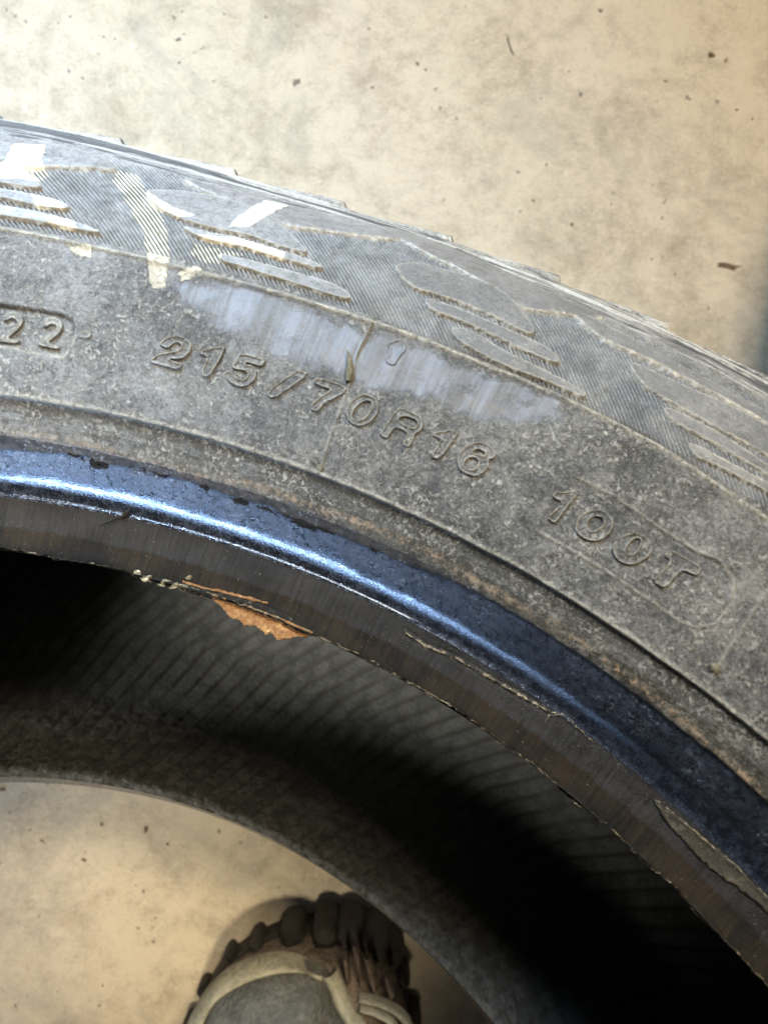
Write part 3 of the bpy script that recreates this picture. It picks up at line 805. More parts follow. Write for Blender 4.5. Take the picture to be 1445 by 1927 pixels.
def e_sh(T, S):
    u = T * RR
    e = 0.9 * np.exp(-((S - s_ridge(T)) / 0.6) ** 2)
    for s0 in (112.5, 119.0):
        e = np.maximum(e, 0.7 * np.exp(-((S - s0 - 0.8 * (fbm(u / 15, S * 0, int(s0)) - .5)) / 0.6) ** 2))
    return e


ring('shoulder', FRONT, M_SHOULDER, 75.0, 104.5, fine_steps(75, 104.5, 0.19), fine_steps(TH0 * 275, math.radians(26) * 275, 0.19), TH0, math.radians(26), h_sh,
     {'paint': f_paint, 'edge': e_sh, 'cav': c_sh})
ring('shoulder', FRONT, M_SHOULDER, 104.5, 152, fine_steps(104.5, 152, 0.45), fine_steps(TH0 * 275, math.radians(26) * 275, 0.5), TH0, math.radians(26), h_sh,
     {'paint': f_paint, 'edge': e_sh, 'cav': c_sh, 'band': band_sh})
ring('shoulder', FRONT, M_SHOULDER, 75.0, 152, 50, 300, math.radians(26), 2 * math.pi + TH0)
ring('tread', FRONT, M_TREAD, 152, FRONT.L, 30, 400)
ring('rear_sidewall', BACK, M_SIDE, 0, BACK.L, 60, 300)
ring('rear_bead_seat', SEAT_B, M_SEAT, 0, SEAT_B.L, 10, 400, attrs={'edge': lambda T, S: 0 * S + .2})
ring('front_inner_liner', INNER_F, M_LINER, 0, INNER_F.L, 60, 360)


# -- the inner liner of the far side, the one that shows through the hole
def liner_ph(T, S):
    deg = np.degrees(T) + np.where(S < 112, 0.160 * (S - 90), 0.160 * 22 + 0.075 * (S - 112))
    deg = deg + 0.12 * (fbm(T * 20, S / 30, 111, 2) - .5)
    return deg / 1.62


def h_lin(T, S):
    ph = liner_ph(T, S)
    m = smooth(182, 160, S) * 0.6 + 0.4
    g = np.exp(-((ph - np.round(ph)) / 0.11) ** 2)
    g = g * smooth(.30, .60, fbm(T * 14, S / 14, 117, 3) + .1) * (1 - 0.6 * smooth(126, 138, S) * smooth(165, 150, S))
    h = -0.7 * g * m + 0.25 * (fbm(T * 40, S / 6, 113, 4) - .5)
    rough = smooth(135, 160, S)
    h += rough * 0.6 * (fbm(T * 120, S / 2.2, 115, 4) - .5)
    return h


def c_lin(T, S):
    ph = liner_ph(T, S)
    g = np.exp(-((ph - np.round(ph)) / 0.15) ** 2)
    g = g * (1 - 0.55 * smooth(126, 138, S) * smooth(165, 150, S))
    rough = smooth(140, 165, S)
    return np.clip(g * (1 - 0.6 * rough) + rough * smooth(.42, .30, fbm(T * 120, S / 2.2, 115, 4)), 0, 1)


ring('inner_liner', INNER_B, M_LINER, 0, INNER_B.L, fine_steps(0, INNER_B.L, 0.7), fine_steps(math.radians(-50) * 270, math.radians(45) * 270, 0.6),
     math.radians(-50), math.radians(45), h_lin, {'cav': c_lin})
ring('inner_liner', INNER_B, M_LINER, 0, INNER_B.L, 50, 240, math.radians(45), math.radians(310))


# -- raised patches that follow the surface: lugs, characters, marks
def patch(name, polys, mat, height, bevel, step, rr=RR, rim=0.0, rimw=0.25, smoothit=2, prof=FRONT, base=h_base, sink=0.25, paint=False, wob=0.0, parent=tyre, cavity=0.0, extra=None):
    P0 = smooth_poly(to_mm(polys[0], rr), smoothit)
    holes = [smooth_poly(to_mm(p, rr), smoothit) for p in polys[1:]]
    A = np.array(P0)
    u = np.arange(A[:, 0].min() - bevel - step, A[:, 0].max() + bevel + 2 * step, step)
    s = np.arange(A[:, 1].min() - bevel - step, A[:, 1].max() + bevel + 2 * step, step)
    S_, U_ = np.meshgrid(s, u, indexing='ij')
    d = sdf(U_, S_, P0)
    for hP in holes:
        d = np.minimum(d, -sdf(U_, S_, hP))
    if wob:
        d = d + wob * (fbm(U_ / 0.8, S_ / 0.8, 121, 3) - .5)
    T_ = U_ / rr
    hb = base(T_, S_) if base else 0
    prof_h = -sink + (height + sink) * smooth(-bevel, bevel * 0.6, d)
    if rim:
        prof_h = prof_h + rim * np.exp(-((d - rimw) / rimw) ** 2) * (0.75 + 0.5 * fbm(U_ / 0.9, S_ / 0.9, 131, 3))
    if extra is not None:
        prof_h = prof_h + extra(U_, S_, d)
    V = prof.at(T_, S_, hb + prof_h).reshape(-1, 3)
    F = grid_faces(len(s), len(u))
    keep = (d > -bevel * 1.3 - step).ravel()[F].any(axis=1)
    F = F[keep]
    used = np.unique(F)
    remap = np.full(len(V), -1); remap[used] = np.arange(len(used))
    at = {'edge': (0 if name == 'peeled_flap' else 1) * (np.exp(-((d - 0.05) / (0.2 + 0.3 * bevel)) ** 2) * 0.6).ravel()[used]}
    if rim:
        at['edge'] = (np.exp(-((d - rimw) / rimw) ** 2) * 0.65).ravel()[used]
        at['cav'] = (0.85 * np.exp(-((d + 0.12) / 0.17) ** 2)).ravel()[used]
    if cavity:
        at['cav'] = (cavity * smooth(0.1, -bevel, d)).ravel()[used]
    if paint:
        at['paint'] = f_paint(T_, S_).ravel()[used]
    if name in ('raised_character', 'arrow_mark'):
        at['rub'] = f_rub(T_, S_).ravel()[used]
    uv = np.stack([T_ * 270.0, S_], -1).reshape(-1, 2)[used]
    return mesh_obj(name, V[used], remap[F], mat, parent, uv=uv, attrs=at)


CHARS = [('c2', '2'), ('c1a', '1'), ('c5', '5'), ('cs', 'slash'), ('c7', '7'), ('c0a', '0'), ('cR', 'R'), ('c1b', '1'), ('c6', '6'),
         ('c1c', '1'), ('c0b', '0'), ('c0c', '0'), ('cT', 'T')]
for key, nm in CHARS:
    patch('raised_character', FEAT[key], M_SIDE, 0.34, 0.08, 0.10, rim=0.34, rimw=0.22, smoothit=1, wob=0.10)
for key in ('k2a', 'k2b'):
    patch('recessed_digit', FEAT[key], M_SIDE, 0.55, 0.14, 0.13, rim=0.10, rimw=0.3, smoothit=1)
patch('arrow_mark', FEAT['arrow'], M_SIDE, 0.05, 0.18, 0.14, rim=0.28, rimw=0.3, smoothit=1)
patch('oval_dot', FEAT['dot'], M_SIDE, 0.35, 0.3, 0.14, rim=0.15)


def h_sh_flat(T, S):
    return 0.5 * (fbm(T * RR / 14, S / 9, 11, 3) - 0.5) + smooth(88, 112, S) * (2.7 * smooth(math.radians(-19), math.radians(-33), T) - 0.7 * np.exp(-((T - math.radians(-14)) / .12) ** 2))


for key in ('A1', 'A2', 'A3', 'B1', 'B2', 'B3', 'C1', 'C2', 'C3', 'D1', 'D2', 'D3'):
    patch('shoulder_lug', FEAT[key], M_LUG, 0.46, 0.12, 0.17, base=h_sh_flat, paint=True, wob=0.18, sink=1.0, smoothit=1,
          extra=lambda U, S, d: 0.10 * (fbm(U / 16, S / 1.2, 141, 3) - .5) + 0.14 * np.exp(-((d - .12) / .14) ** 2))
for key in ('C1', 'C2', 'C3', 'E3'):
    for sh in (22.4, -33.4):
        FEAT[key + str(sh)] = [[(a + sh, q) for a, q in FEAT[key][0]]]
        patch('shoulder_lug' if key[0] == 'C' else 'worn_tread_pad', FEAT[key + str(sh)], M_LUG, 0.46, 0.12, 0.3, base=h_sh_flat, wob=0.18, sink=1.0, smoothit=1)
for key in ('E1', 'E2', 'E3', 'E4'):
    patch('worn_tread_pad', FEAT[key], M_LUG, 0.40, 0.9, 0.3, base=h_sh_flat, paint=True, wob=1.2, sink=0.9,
          extra=lambda U, S, d: 0.35 * (fbm(U / 20, S / 1.0, 151, 3) - .5))

# blobs where the mould seams meet the ridges
def blob(th_deg, s, r, h, mat, name='seam_nub', seed=0):
    th = math.radians(th_deg)
    n = 14
    c = FRONT.at(np.array(th), np.array(s), np.array(0.0))
    e1 = FRONT.at(np.array(th + 1e-3), np.array(s), np.array(0.0)) - c; e1 /= np.linalg.norm(e1)
    e2 = FRONT.at(np.array(th), np.array(s + .2), np.array(0.0)) - c; e2 /= np.linalg.norm(e2)
    e3 = np.cross(e1, e2)
    if e3[2] < 0: e3 = -e3
    V = []; F = []
    g = np.random.default_rng(seed)
    k = 6
    for i in range(k):
        a = i / (k - 1) * math.pi / 2
        for j in range(n):
            b = j / n * 2 * math.pi
            q = r * math.cos(a) * (1 + .12 * g.normal())
            V.append(c + (e1 * q * math.cos(b) + e2 * q * math.sin(b) + e3 * (h * math.sin(a) - .3)) * MM)
    F = grid_faces(k, n, wrap=True)
    return mesh_obj(name, V, F, mat, tyre)


blob(-12.0, 74.2, 0.95, 0.9, M_SPEW, seed=1)
blob(-11.7, 40.2, 0.9, 0.6, M_SPEW, seed=2)
blob(9.31, 43.6, 1.1, 1.0, M_SPEW, seed=3)


def tube_on(name, pts, radii, mat, lift=0.0, prof=FRONT, parent=tyre, n=10, flat=1.0):
    """pts (deg, s, height mm)"""
    P = np.array([prof.at(np.array(math.radians(a)), np.array(s), np.array(h + lift)) for a, s, h in pts])
    m = 6
    Q = catmull(P, m)
    rad = np.interp(np.linspace(0, 1, len(Q)), np.linspace(0, 1, len(radii)), radii) * MM
    V = []
    for i, p in enumerate(Q):
        t = Q[min(i + 1, len(Q) - 1)] - Q[max(i - 1, 0)]; t /= np.linalg.norm(t) + 1e-12
        a = np.cross(t, np.array([0.1, 0.2, 1.0])); a /= np.linalg.norm(a)
        b = np.cross(t, a)
        for k in range(n):
            w = 2 * math.pi * k / n
            V.append(p + rad[i] * (a * math.cos(w) + b * math.sin(w) * flat))
    V.append(Q[0]); V.append(Q[-1])
    F = [tuple(f) for f in grid_faces(len(Q), n, wrap=True)]
    i0 = len(V) - 2
    for k in range(n):
        F.append((i0, (k + 1) % n, k))
        F.append((i0 + 1, (len(Q) - 1) * n + k, (len(Q) - 1) * n + (k + 1) % n))
    return mesh_obj(name, V, F, mat, parent)


# the rubber vent spew lying on the seam
tube_on('vent_spew', [(-11.95, 59.6, 0.2), (-12.05, 61.2, 0.9), (-12.25, 63.6, 1.3), (-12.55, 65.6, 1.5)], [0.75, 0.85, 0.55, 0.08], M_SPEW)
tube_on('seam_fin', [(-12.0, 73.6, 0.3), (-12.0, 70.5, 0.55), (-12.05, 67.0, 0.5), (-12.0, 64.0, 0.3)], [0.20, 0.15, 0.16, 0.06], M_SPEW)
# bead moulding flash at the heel line
tube_on('moulding_flash', [(-21.9, 13.9, 0.4), (-22.5, 12.2, 0.6), (-23.3, 10.0, 0.7)], [0.35, 0.16, 0.08], M_TORN)
blob(-21.9, 14.0, 0.9, 1.0, M_TORN, seed=4)

# black chips along the upper edge of the glossy strip
for i_, (a_, s_, w_, h_) in enumerate(CHIPS):
    w_ *= 1.9; h_ *= 1.5
    g_ = np.random.default_rng(500 + i_)
    P_ = []
    for k_ in range(9):
        b_ = 2 * math.pi * k_ / 9; q_ = 1 + .35 * g_.normal()
        P_.append((a_ + math.degrees(w_ * q_ * math.cos(b_) / RR), s_ + h_ * q_ * math.sin(b_)))
    patch('chipped_nick', [P_], M_DARKHOLE, 0.25, 0.12, 0.12, base=h_bead, smoothit=1, wob=0.7, sink=0.4)

# torn pieces on the bead seat
patch('peeled_flap', FEAT['flap2'], M_FLAP, 0.50, 0.3, 0.2, base=None, smoothit=1, wob=1.0, sink=0.4,
      extra=lambda U, S, d: 0.5 * np.exp(-((d - .3) / .35) ** 2) * fbm(U / 1.5, S / 1.5, 162, 2))


# -- tread blocks round the edge of the crown: they make the stepped outline
def tread_block(a0, a1, seed):
    g = np.random.default_rng(seed)
    nt, ns = 22, 16
    th = np.radians(np.linspace(a0, a1, nt)); s = np.linspace(124, 163, ns)
    S_, T_ = np.meshgrid(s, th, indexing='ij')
    x = (T_ - T_[0, 0]) / (T_[0, -1] - T_[0, 0])
    edge = smooth(0, .06, x) * smooth(1, .97, x) * smooth(124, 127.5, S_ + 1.5 * (fbm(T_ * 300, S_, seed) - .5)) * smooth(163, 160, S_)
    h = -0.4 + edge * (0.7 + 1.9 * x) + 0.4 * (fbm(T_ * 200, S_ / 2, 171 + seed) - .5)
    Tw = (T_ + math.pi) % (2 * math.pi) - math.pi
    h = h + 2.7 * smooth(math.radians(-19), math.radians(-33), Tw) * (Tw > -1.2) - 0.7 * np.exp(-((Tw - math.radians(-14)) / .12) ** 2)
    V = FRONT.at(T_, S_, h).reshape(-1, 3)
    e = (smooth(0.85, 1, x) * .8 + .35 * (fbm(T_ * 90, S_ / 2, 3) > .5)).ravel()
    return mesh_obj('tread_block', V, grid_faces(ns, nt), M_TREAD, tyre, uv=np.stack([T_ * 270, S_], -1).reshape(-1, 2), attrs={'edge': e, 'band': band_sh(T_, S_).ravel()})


pitch = 360 / 66
for k in range(66):
    a0 = -16.3 - 5.2 + k * pitch
    vis = a0 < 25 or a0 > 315
    tread_block(a0, a0 + 5.2, 200 + k if vis else 200)
for k in range(66):                                    # centre rib, out of sight but part of the tread
    a0 = -19 + k * pitch
    th = np.radians(np.linspace(a0, a0 + 4.6, 8)); s = np.linspace(170, 222, 8)
    S_, T_ = np.meshgrid(s, th, indexing='ij')
    e = np.zeros(S_.shape); e[1:-1, 1:-1] = 1
    mesh_obj('tread_block', FRONT.at(T_, S_, -0.5 + 2.0 * e).reshape(-1, 3), grid_faces(8, 8), M_TREAD, tyre, smooth=False)


# ------------------------------------------------------------------ ragged strips on the torn toe
def world_of(px, py, z):
    """point of the photograph's frame at height z (mm) above the floor -> world metres"""
    d = H - z
    return np.array([(px - 722.5) / FPX * d, -(py - 963.5) / FPX * d, z]) * MM


def seat_poly(name, pts, mat, lift, wob=0.5, seed=0, thick=0.5):
    """ragged sheet over the toe, pts = (deg, s)"""
    return patch(name, [pts], mat, lift, 0.25, 0.18, base=toe_fray, smoothit=1, wob=wob, sink=0.5,
                 extra=lambda U, S, d: thick * (fbm(U / 1.1, S / 1.1, seed, 3) - .4))


def hanging_strip(name, a0, a1, wmax, mat, seed, s_top=1.4):
    """ragged ply edge that hangs from the toe of the bead"""
    nt, nr = 110, 12
    t = np.linspace(0, 1, nt)
    a = np.radians(a0 + (a1 - a0) * t)
    w = wmax * np.sin(math.pi * np.clip(t, 0.0, 1)) ** 0.7 * (0.65 + 0.7 * fbm(t * 16, t * 0, seed, 4)) * (0.5 + 0.6 * t)
    k = np.linspace(0, 1, nr)[:, None]
    top = FRONT.at(a, s_top + 0 * a, 0.35 + 0 * a)
    er = np.stack([np.sin(a), np.cos(a), 0 * a], -1)
    lump = 0.35 * (fbm(a[None] * 300, k * w[None] * 1.3, seed + 5, 3) - .5)
    V = top[None] + (-er[None] * (k * w[None])[..., None] * 0.95 + np.array([0, 0, 1.0]) * (lump - 0.45 * k * w[None])[..., None]) * MM
    Vb = V - np.array([0, 0, 0.5 * MM])
    Vall = np.concatenate([V, Vb[::-1]], 0).reshape(-1, 3)
    return mesh_obj(name, Vall, grid_faces(2 * nr, nt), mat, tyre)


hanging_strip('exposed_cord', -16.2, -9.1, 4.6, M_CORD, 181)
hanging_strip('torn_edge', -17.6, -10.2, 2.6, M_TORN, 185, 2.0)
hanging_strip('exposed_cord', -17.6, -15.6, 2.2, M_CORD, 187, 2.6)
seat_poly('exposed_cord', [(-16.8, 2.2), (-15.6, 3.1), (-14.0, 3.6), (-12.4, 4.3), (-12.2, 3.9), (-13.8, 3.1), (-15.4, 2.4)], M_CORD, 0.35, 0.8, 182)
seat_poly('torn_edge', [(-17.4, 0.6), (-16.0, 2.4), (-14.0, 2.9), (-12.0, 3.2), (-10.4, 2.8), (-9.6, 1.4), (-11.4, 1.9), (-13.6, 1.3), (-15.8, 1.2)], M_TORN, 0.55, 0.8, 183)
for a, s in ((-18.6, 0.8), (-17.9, 0.7), (-17.4, 1.1), (-17.3, 3.6), (-19.6, 0.6), (-20.3, 1.3)):
    w = random.uniform(.18, .35)
    seat_poly('rubber_crumb', [(a - w, s - .3), (a - w * .3, s + .7), (a + w * .6, s + .9), (a + w, s), (a + .1, s - .5)], M_FRAY, 0.5, 0.7, 190)

# frayed whiskers: short bits along the scratch and the flaps
def whiskers(P, h, n_, seed, r0=0.16, spread_=0.5):
    g_ = np.random.default_rng(seed)
    A = np.array(P); L = np.concatenate([[0], np.cumsum(np.hypot(np.diff(A[:, 0]) * 4.2, np.diff(A[:, 1])))])
    for _ in range(n_):
        t0 = g_.uniform(0, L[-1] * .95); dl = g_.uniform(0.5, 2.2)
        q = []
        for k in range(3):
            t = min(t0 + dl * k / 2, L[-1])
            q.append((float(np.interp(t, L, A[:, 0])) + g_.normal() * .05, float(np.interp(t, L, A[:, 1])) + g_.normal() * .12 * spread_, h + g_.uniform(-.05, .25)))
        r = r0 * g_.uniform(.35, 1.1)
        tube_on('frayed_whisker', q, [0.02, r, 0.02], M_FRAY, n=5)


whiskers(FEAT['bscratch'][0], 0.35, 26, 401)
whiskers(FEAT['flap2'][0][:8], 0.75, 34, 402, 0.22)
whiskers(FEAT['flap1'][0][:6], 0.45, 16, 403, 0.16, 1.6)
whiskers([(-20, .6), (-17, .7), (-9.5, .4), (-5, .5), (2, .5)], 0.35, 40, 404, 0.14, 1.5)

# ------------------------------------------------------------------ the floor
n = 60
g = np.linspace(-1, 1, n); g = np.sign(g) * np.abs(g) ** 2 * 4.0
X, Y = np.meshgrid(g, g, indexing='xy')
V = np.stack([X, Y, 0 * X], -1).reshape(-1, 3)
floor = mesh_obj('concrete_floor', V, grid_faces(n, n), M_FLOOR)
tag(floor, kind='structure')


def fleck(px, py, w, h, ang, mat, seed, name='grit_fleck', z=0.35):
    g_ = np.random.default_rng(seed)
    c = world_of(px, py, 0)
    k = H / FPX * MM
    n_ = 12
    V = [c + np.array([0, 0, z * MM])]
    for ring_ in (0.55, 1.0):
        for j in range(n_):
            b = 2 * math.pi * j / n_
            rr = ring_ * (1 + .28 * g_.normal())
            x, y = w / 2 * rr * math.cos(b) * k, h / 2 * rr * math.sin(b) * k
            ca, sa = math.cos(ang), math.sin(ang)
            V.append(c + np.array([x * ca - y * sa, x * sa + y * ca, (z if ring_ < 1 else 0.02) * MM]))
    F = [(0, 1 + j, 1 + (j + 1) % n_) for j in range(n_)]
    F += [(1 + j, 1 + n_ + j, 1 + n_ + (j + 1) % n_, 1 + (j + 1) % n_) for j in range(n_)]
    return mesh_obj(name, V, F, mat, floor)


FL = [(558, 155, 14, 20, -.5, 1), (1130, 20, 12, 9, 0, 0), (1337, 103, 15, 14, .5, 0), (1365, 114, 5, 12, -.3, 0), (1092, 177, 10, 9, 0, 0), (1252, 153, 10, 4, 0, 0),
      (1370, 502, 44, 13, -.15, 0), (975, 324, 6, 6, 0, 0), (1004, 377, 8, 5, 0, 0), (1076, 422, 6, 7, 0, 0), (156, 147, 8, 7, 0, 1), (133, 31, 7, 5, 0, 1), (343, 22, 5, 5, 0, 1),
      (130, 134, 7, 8, .6, 1), (336, 75, 12, 8, .4, 1), (328, 33, 9, 10, 0, 1), (90, 1474, 5, 9, -.6, 0), (275, 1561, 9, 14, -.4, 0), (316, 1589, 6, 8, 0, 0), (80, 1583, 13, 6, -.5, 0),
      (158, 1618, 10, 8, -.6, 0), (192, 1551, 8, 7, 0, 0), (19, 1529, 5, 5, 0, 0), (4, 1486, 14, 8, 0, 0), (58, 1562, 4, 4, 0, 0), (249, 1640, 4, 4, 0, 0), (256, 1666, 4, 4, 0, 0), (73, 1724, 6, 5, 0, 1),
      (1332, 580, 6, 6, 0, 0), (1270, 516, 5, 5, 0, 0), (1226, 488, 6, 4, 0, 0), (500, 32, 5, 7, 0, 1), (700, 165, 8, 5, .3, 0), (785, 120, 8, 8, 0, 1), (875, 12, 5, 6, 0, 1), (1070, 135, 5, 4, 0, 1), (1415, 225, 5, 5, 0, 0)]
for i, (px, py, w, h, a, m_) in enumerate(FL):
    fleck(px, py, w * .85, h * .85, a, M_CHIP if (m_ or i % 3 == 1) else M_STAIN, 300 + i)
# a hair-like splinter
for i, (pts, nm) in enumerate((([(954, 65), (957, 80), (962, 95), (968, 104)], 'splinter'),)):
    for a, b in zip(pts[:-1], pts[1:]):
        pass
    Q = np.array([world_of(x, y, 0.5) for x, y in pts])
    Vv = []; n_ = 5
    for k, p in enumerate(Q):
        r_ = (0.15, 0.3, 0.3, 0.1)[k] * MM
        for j in range(n_):
            w = 2 * math.pi * j / n_
            Vv.append(p + np.array([r_ * math.cos(w), 0, r_ * math.sin(w)]))
    mesh_obj(nm, Vv, grid_faces(len(Q), n_, wrap=True), M_STAIN, floor)

# ------------------------------------------------------------------ the work boot
boot = bpy.data.objects.new('work_boot', None)
link(boot)
b0 = world_of(565, 2000, 0)
boot.location = (b0[0], b0[1], 0)
bpy.context.view_layer.update()
tag(boot, 'brown and grey work boot with lugged black sole, seen through the tyre hole', 'boot')
BL = np.array([b0[0], b0[1], 0])

# toe outline traced clockwise from lower left; continued back to the heel
TOE = [(318, 2060), (326, 1990), (340, 1935), (362, 1890), (395, 1842), (435, 1812), (482, 1785), (532, 1767), (585, 1757), (636, 1756), (682, 1764), (718, 1782), (746, 1805), (766, 1855), (784, 1915), (797, 1985), (800, 2060)]
HEEL = [(800, 2300), (795, 2550), (780, 2800), (740, 2920), (640, 2975), (520, 2975), (420, 2920), (370, 2800), (340, 2550), (322, 2300)]


def outline(scale_in, z, ref_z=25):
    """outline in world metres at height z, moved inwards by scale_in mm"""
    P = np.array([world_of(x, y, ref_z)[:2] for x, y in TOE + HEEL])
    P = catmull(np.vstack([P, P[:1]]), 4)[:-1]
    t = np.roll(P, -1, 0) - np.roll(P, 1, 0)
    nn = np.stack([t[:, 1], -t[:, 0]], 1); nn /= np.linalg.norm(nn, axis=1)[:, None]
    c = P.mean(0)
    sgn = np.sign(((c - P) * nn).sum(1).mean())
    P = P + nn * sgn * scale_in * MM
    return np.column_stack([P, np.full(len(P), z * MM)])


def loft(name, rings, mat, cap=True, parent=boot):
    V = np.vstack(rings) - BL
    n_ = len(rings[0])
    F = [tuple(f) for f in grid_faces(len(rings), n_, wrap=True)]
    if cap:
        V = np.vstack([V, rings[-1].mean(0) - BL])
        ci = len(V) - 1; base = (len(rings) - 1) * n_
        F += [(base + j, base + (j + 1) % n_, ci) for j in range(n_)]
    return mesh_obj(name, V, F, mat, parent)


loft('outsole', [outline(5, 0), outline(3.5, 1), outline(3.5, 13), outline(5, 16)], M_OUT)
# lugs that wrap up the toe
OUTL = outline(2.0, 0)
cum = np.concatenate([[0], np.cumsum(np.linalg.norm(np.diff(OUTL[:, :2], axis=0), axis=1))])
ctr = OUTL.mean(0)


def lug(sd, w, depth, z0, z1, seed):
    i = np.interp(sd, cum / cum[-1], np.arange(len(OUTL)))
    i0 = int(i) % len(OUTL); i1 = (i0 + 1) % len(OUTL)
    p = OUTL[i0] * (1 - (i - int(i))) + OUTL[i1] * (i - int(i))
    t = OUTL[i1] - OUTL[i0]; t[2] = 0; t /= np.linalg.norm(t)
    nrm = np.array([-t[1], t[0], 0]); 
    if nrm @ (ctr - p) > 0: nrm = -nrm
    V = []; F = []
    prof_ = [(-1, -1), (-.6, -1.0), (.6, -1.0), (1, -1), (1, .2), (.65, .85), (-.65, .85), (-1, .2)]
    for z, sc in ((z0, .9), (z0 + .25 * (z1 - z0), 1.0), (z0 + .8 * (z1 - z0), .95), (z1, .6)):
        for a, b in prof_:
            V.append(p + t * a * w / 2 * sc * MM + nrm * (b * depth * .5 * sc) * MM + np.array([0, 0, z * MM]) - BL)
    F = [tuple(f) for f in grid_faces(4, 8, wrap=True)] + [tuple(range(24, 32)), tuple(range(7, -1, -1))]
    o_ = mesh_obj('sole_lug', V, F, M_OUT, boot)
    md = o_.modifiers.new('round', 'SUBSURF'); md.levels = 2; md.render_levels = 2
    return o_


# positions along the outline of the toe
def along(px, py):
    q = world_of(px, py, 25)[:2]
    return cum[np.argmin(np.linalg.norm(OUTL[:, :2] - q, axis=1))] / cum[-1]


for (px, py, w, dp, z0, z1) in ((350, 1900, 7, 5, 0, 12), (412, 1812, 4, 5, 0, 14), (462, 1768, 6, 6, 0, 20), (538, 1740, 12, 12, 0, 24), (606, 1728, 13, 14, 0, 27), (664, 1735, 15, 15, 0, 26), (716, 1762, 16, 16, 0, 27), (748, 1808, 13, 12, 0, 24), (776, 1866, 8, 6, 0, 18),
                                (325, 1970, 9, 7, 0, 20), (795, 1950, 9, 7, 0, 20), (320, 2080, 9, 7, 0, 20), (800, 2080, 9, 7, 0, 20), (322, 2200, 9, 7, 0, 20), (800, 2200, 9, 7, 0, 20)):
    lug(along(px, py), w, dp, z0, z1, px)

loft('toe_bumper', [outline(4.5, 12), outline(4, 20), outline(7, 30), outline(12, 38), outline(18, 41)], M_FOX)


# dome of the toe cap: height field over the area inside the rand
def dome_pts(P2, z, closed=True):
    return np.array([world_of(x, y, z) for x, y in P2])


ARC_O = [(340, 1965), (352, 1927), (387, 1868), (429, 1830), (474, 1810), (520, 1801), (566, 1808), (606, 1841)]
ARC_I = [(372, 1965), (383, 1927), (404, 1889), (437, 1864), (483, 1843), (530, 1832), (572, 1832), (606, 1842)]


def strip(name, A, B, za, zm, zb, mat, crown=2.0, ext=None):
    A = catmull(np.array([world_of(x, y, za) for x, y in A]), 5)
    B = catmull(np.array([world_of(x, y, zb) for x, y in B]), 5)
    rows = []
    m = 7
    for k in range(m):
        t = k / (m - 1)
        r_ = A * (1 - t) + B * t
        r_[:, 2] += crown * MM * math.sin(math.pi * t) + (zm) * MM * t * (1 - t)
        rows.append(r_)
    rows = [rows[0] - np.array([0, 0, 4 * MM])] + rows + [rows[-1] - np.array([0, 0, 4 * MM])]
    V = np.vstack(rows) - BL
    return mesh_obj(name, V, grid_faces(len(rows), len(A)), mat, boot)


strip('rand', ARC_O, ARC_I, 40, 0, 46, M_RAND, 2.2)
strip('rand', [(606, 1838), (618, 1862), (632, 1898), (650, 1930), (668, 1965)], [(634, 1826), (648, 1860), (668, 1900), (692, 1935), (715, 1965)], 45, 0, 43, M_RAND, 2.5)

# grey toe cap
capP = [(372, 1965), (383, 1927), (404, 1889), (437, 1864), (483, 1843), (530, 1832), (572, 1832), (606, 1842), (618, 1862), (632, 1898), (650, 1930), (668, 1965), (690, 2100), (690, 2300), (380, 2300), (362, 2100)]
Pw = np.array([world_of(x, y, 46) for x, y in capP]); Pw = catmull(np.vstack([Pw, Pw[:1]]), 4)[:-1]
cc = Pw.mean(0)
rings = []
for k, (sc, z) in enumerate(((1.03, 38), (1.0, 44), (.93, 49), (.8, 54), (.6, 60), (.35, 64), (.12, 66))):
    r_ = cc + (Pw - cc) * sc; r_[:, 2] = z * MM; rings.append(r_)
loft('toe_cap', rings, M_CAP)
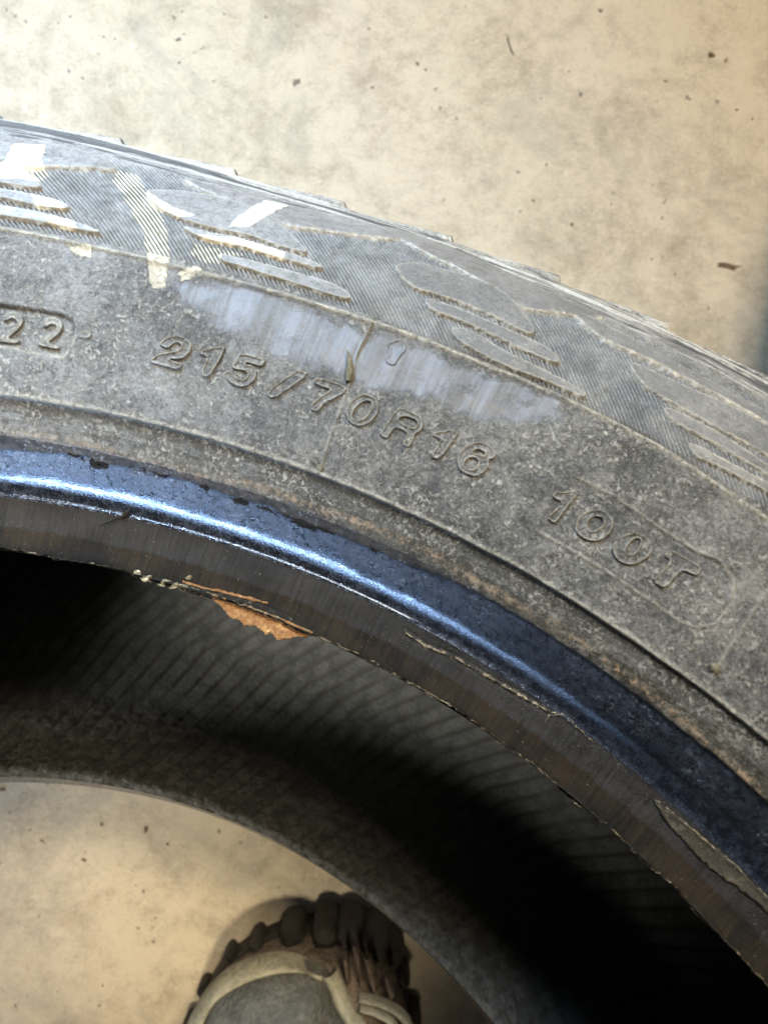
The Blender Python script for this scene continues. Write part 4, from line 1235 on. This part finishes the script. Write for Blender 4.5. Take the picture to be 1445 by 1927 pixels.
# ribs on the right of the bumper and two piping lines
for (x0, y0, x1, y1, w) in ((668, 1775, 682, 1850, 10), (690, 1800, 706, 1862, 13), (727, 1832, 737, 1872, 11), (650, 1800, 655, 1846, 8)):
    a = world_of(x0, y0, 37); b_ = world_of(x1, y1, 43)
    strip('bumper_rib', [(x0 - w / 2, y0), ((x0 + x1) / 2 - w * .6, (y0 + y1) / 2), (x1 - w / 2, y1)], [(x0 + w / 2, y0), ((x0 + x1) / 2 + w * .6, (y0 + y1) / 2), (x1 + w / 2, y1)], 40, 0, 40, M_FOX, 3.0)
strip('piping', [(676, 1878), (712, 1886), (745, 1900), (768, 1920), (780, 1945)], [(674, 1884), (708, 1893), (738, 1908), (758, 1928), (770, 1950)], 44, 0, 44, M_RAND, 1.8)
strip('piping', [(678, 1896), (708, 1905), (738, 1920), (752, 1945)], [(676, 1903), (704, 1912), (730, 1928), (742, 1950)], 45, 0, 45, M_RAND, 1.6)


# boot shaft, below the lower edge of the picture
def ellip(cx, cy, rx_, ry_, z, n_=28):
    c = world_of(cx, cy, 25)
    return np.array([[c[0] + rx_ * MM * math.cos(2 * math.pi * j / n_), c[1] + ry_ * MM * math.sin(2 * math.pi * j / n_), z * MM] for j in range(n_)])


loft('shaft', [ellip(575, 2560, 42, 92, 30), ellip(575, 2580, 42, 85, 60), ellip(570, 2640, 46, 66, 95), ellip(565, 2680, 50, 60, 130), ellip(560, 2700, 54, 62, 210)], M_FOX)
# ------------------------------------------------------------------ added tyre, stand-in for a soft dark blur at the right border
edge = bpy.data.objects.new('standin_tyre', None)
link(edge)
ec = world_of(1455, 560, 0)
R0 = 0.30
edge.location = (ec[0] + R0, ec[1] - 0.05, 0)
tag(edge, 'added black tyre edge, stand-in for a dark blur at the right border', 'tyre')
cs = [(R0 - .012, 0.0), (R0, .02), (R0 + .002, .09), (R0 - .003, .14), (R0 - .03, .165), (R0 - .08, .17), (R0 - .115, .15), (R0 - .118, .14), (R0 - .10, .12), (R0 - .03, .12), (R0 - .02, .05), (R0 - .03, .01)]
cs = catmull(cs, 3)
nt = 160
th = np.linspace(0, 2 * math.pi, nt, endpoint=False)
V = np.array([[r * np.cos(th), r * np.sin(th), 0 * th + z] for r, z in cs]).transpose(0, 2, 1).reshape(-1, 3)
mesh_obj('carcass', V, grid_faces(len(cs), nt, wrap=True), M_OUT, edge)
for k in range(48):
    a = 2 * math.pi * k / 48
    V = []
    for z in (.02, .09, .14):
        for da in (-.045, .045):
            for r in (R0 - .004, R0 + .006):
                V.append((r * math.cos(a + da + z), r * math.sin(a + da + z), z))
    F = [(0, 1, 3, 2), (8, 10, 11, 9)]
    for q in (0, 4):
        F += [(q + 1, q + 5, q + 7, q + 3), (q, q + 2, q + 6, q + 4), (q, q + 4, q + 5, q + 1), (q + 2, q + 3, q + 7, q + 6)]
    mesh_obj('tread_block', V, F, M_OUT, edge, smooth=False)
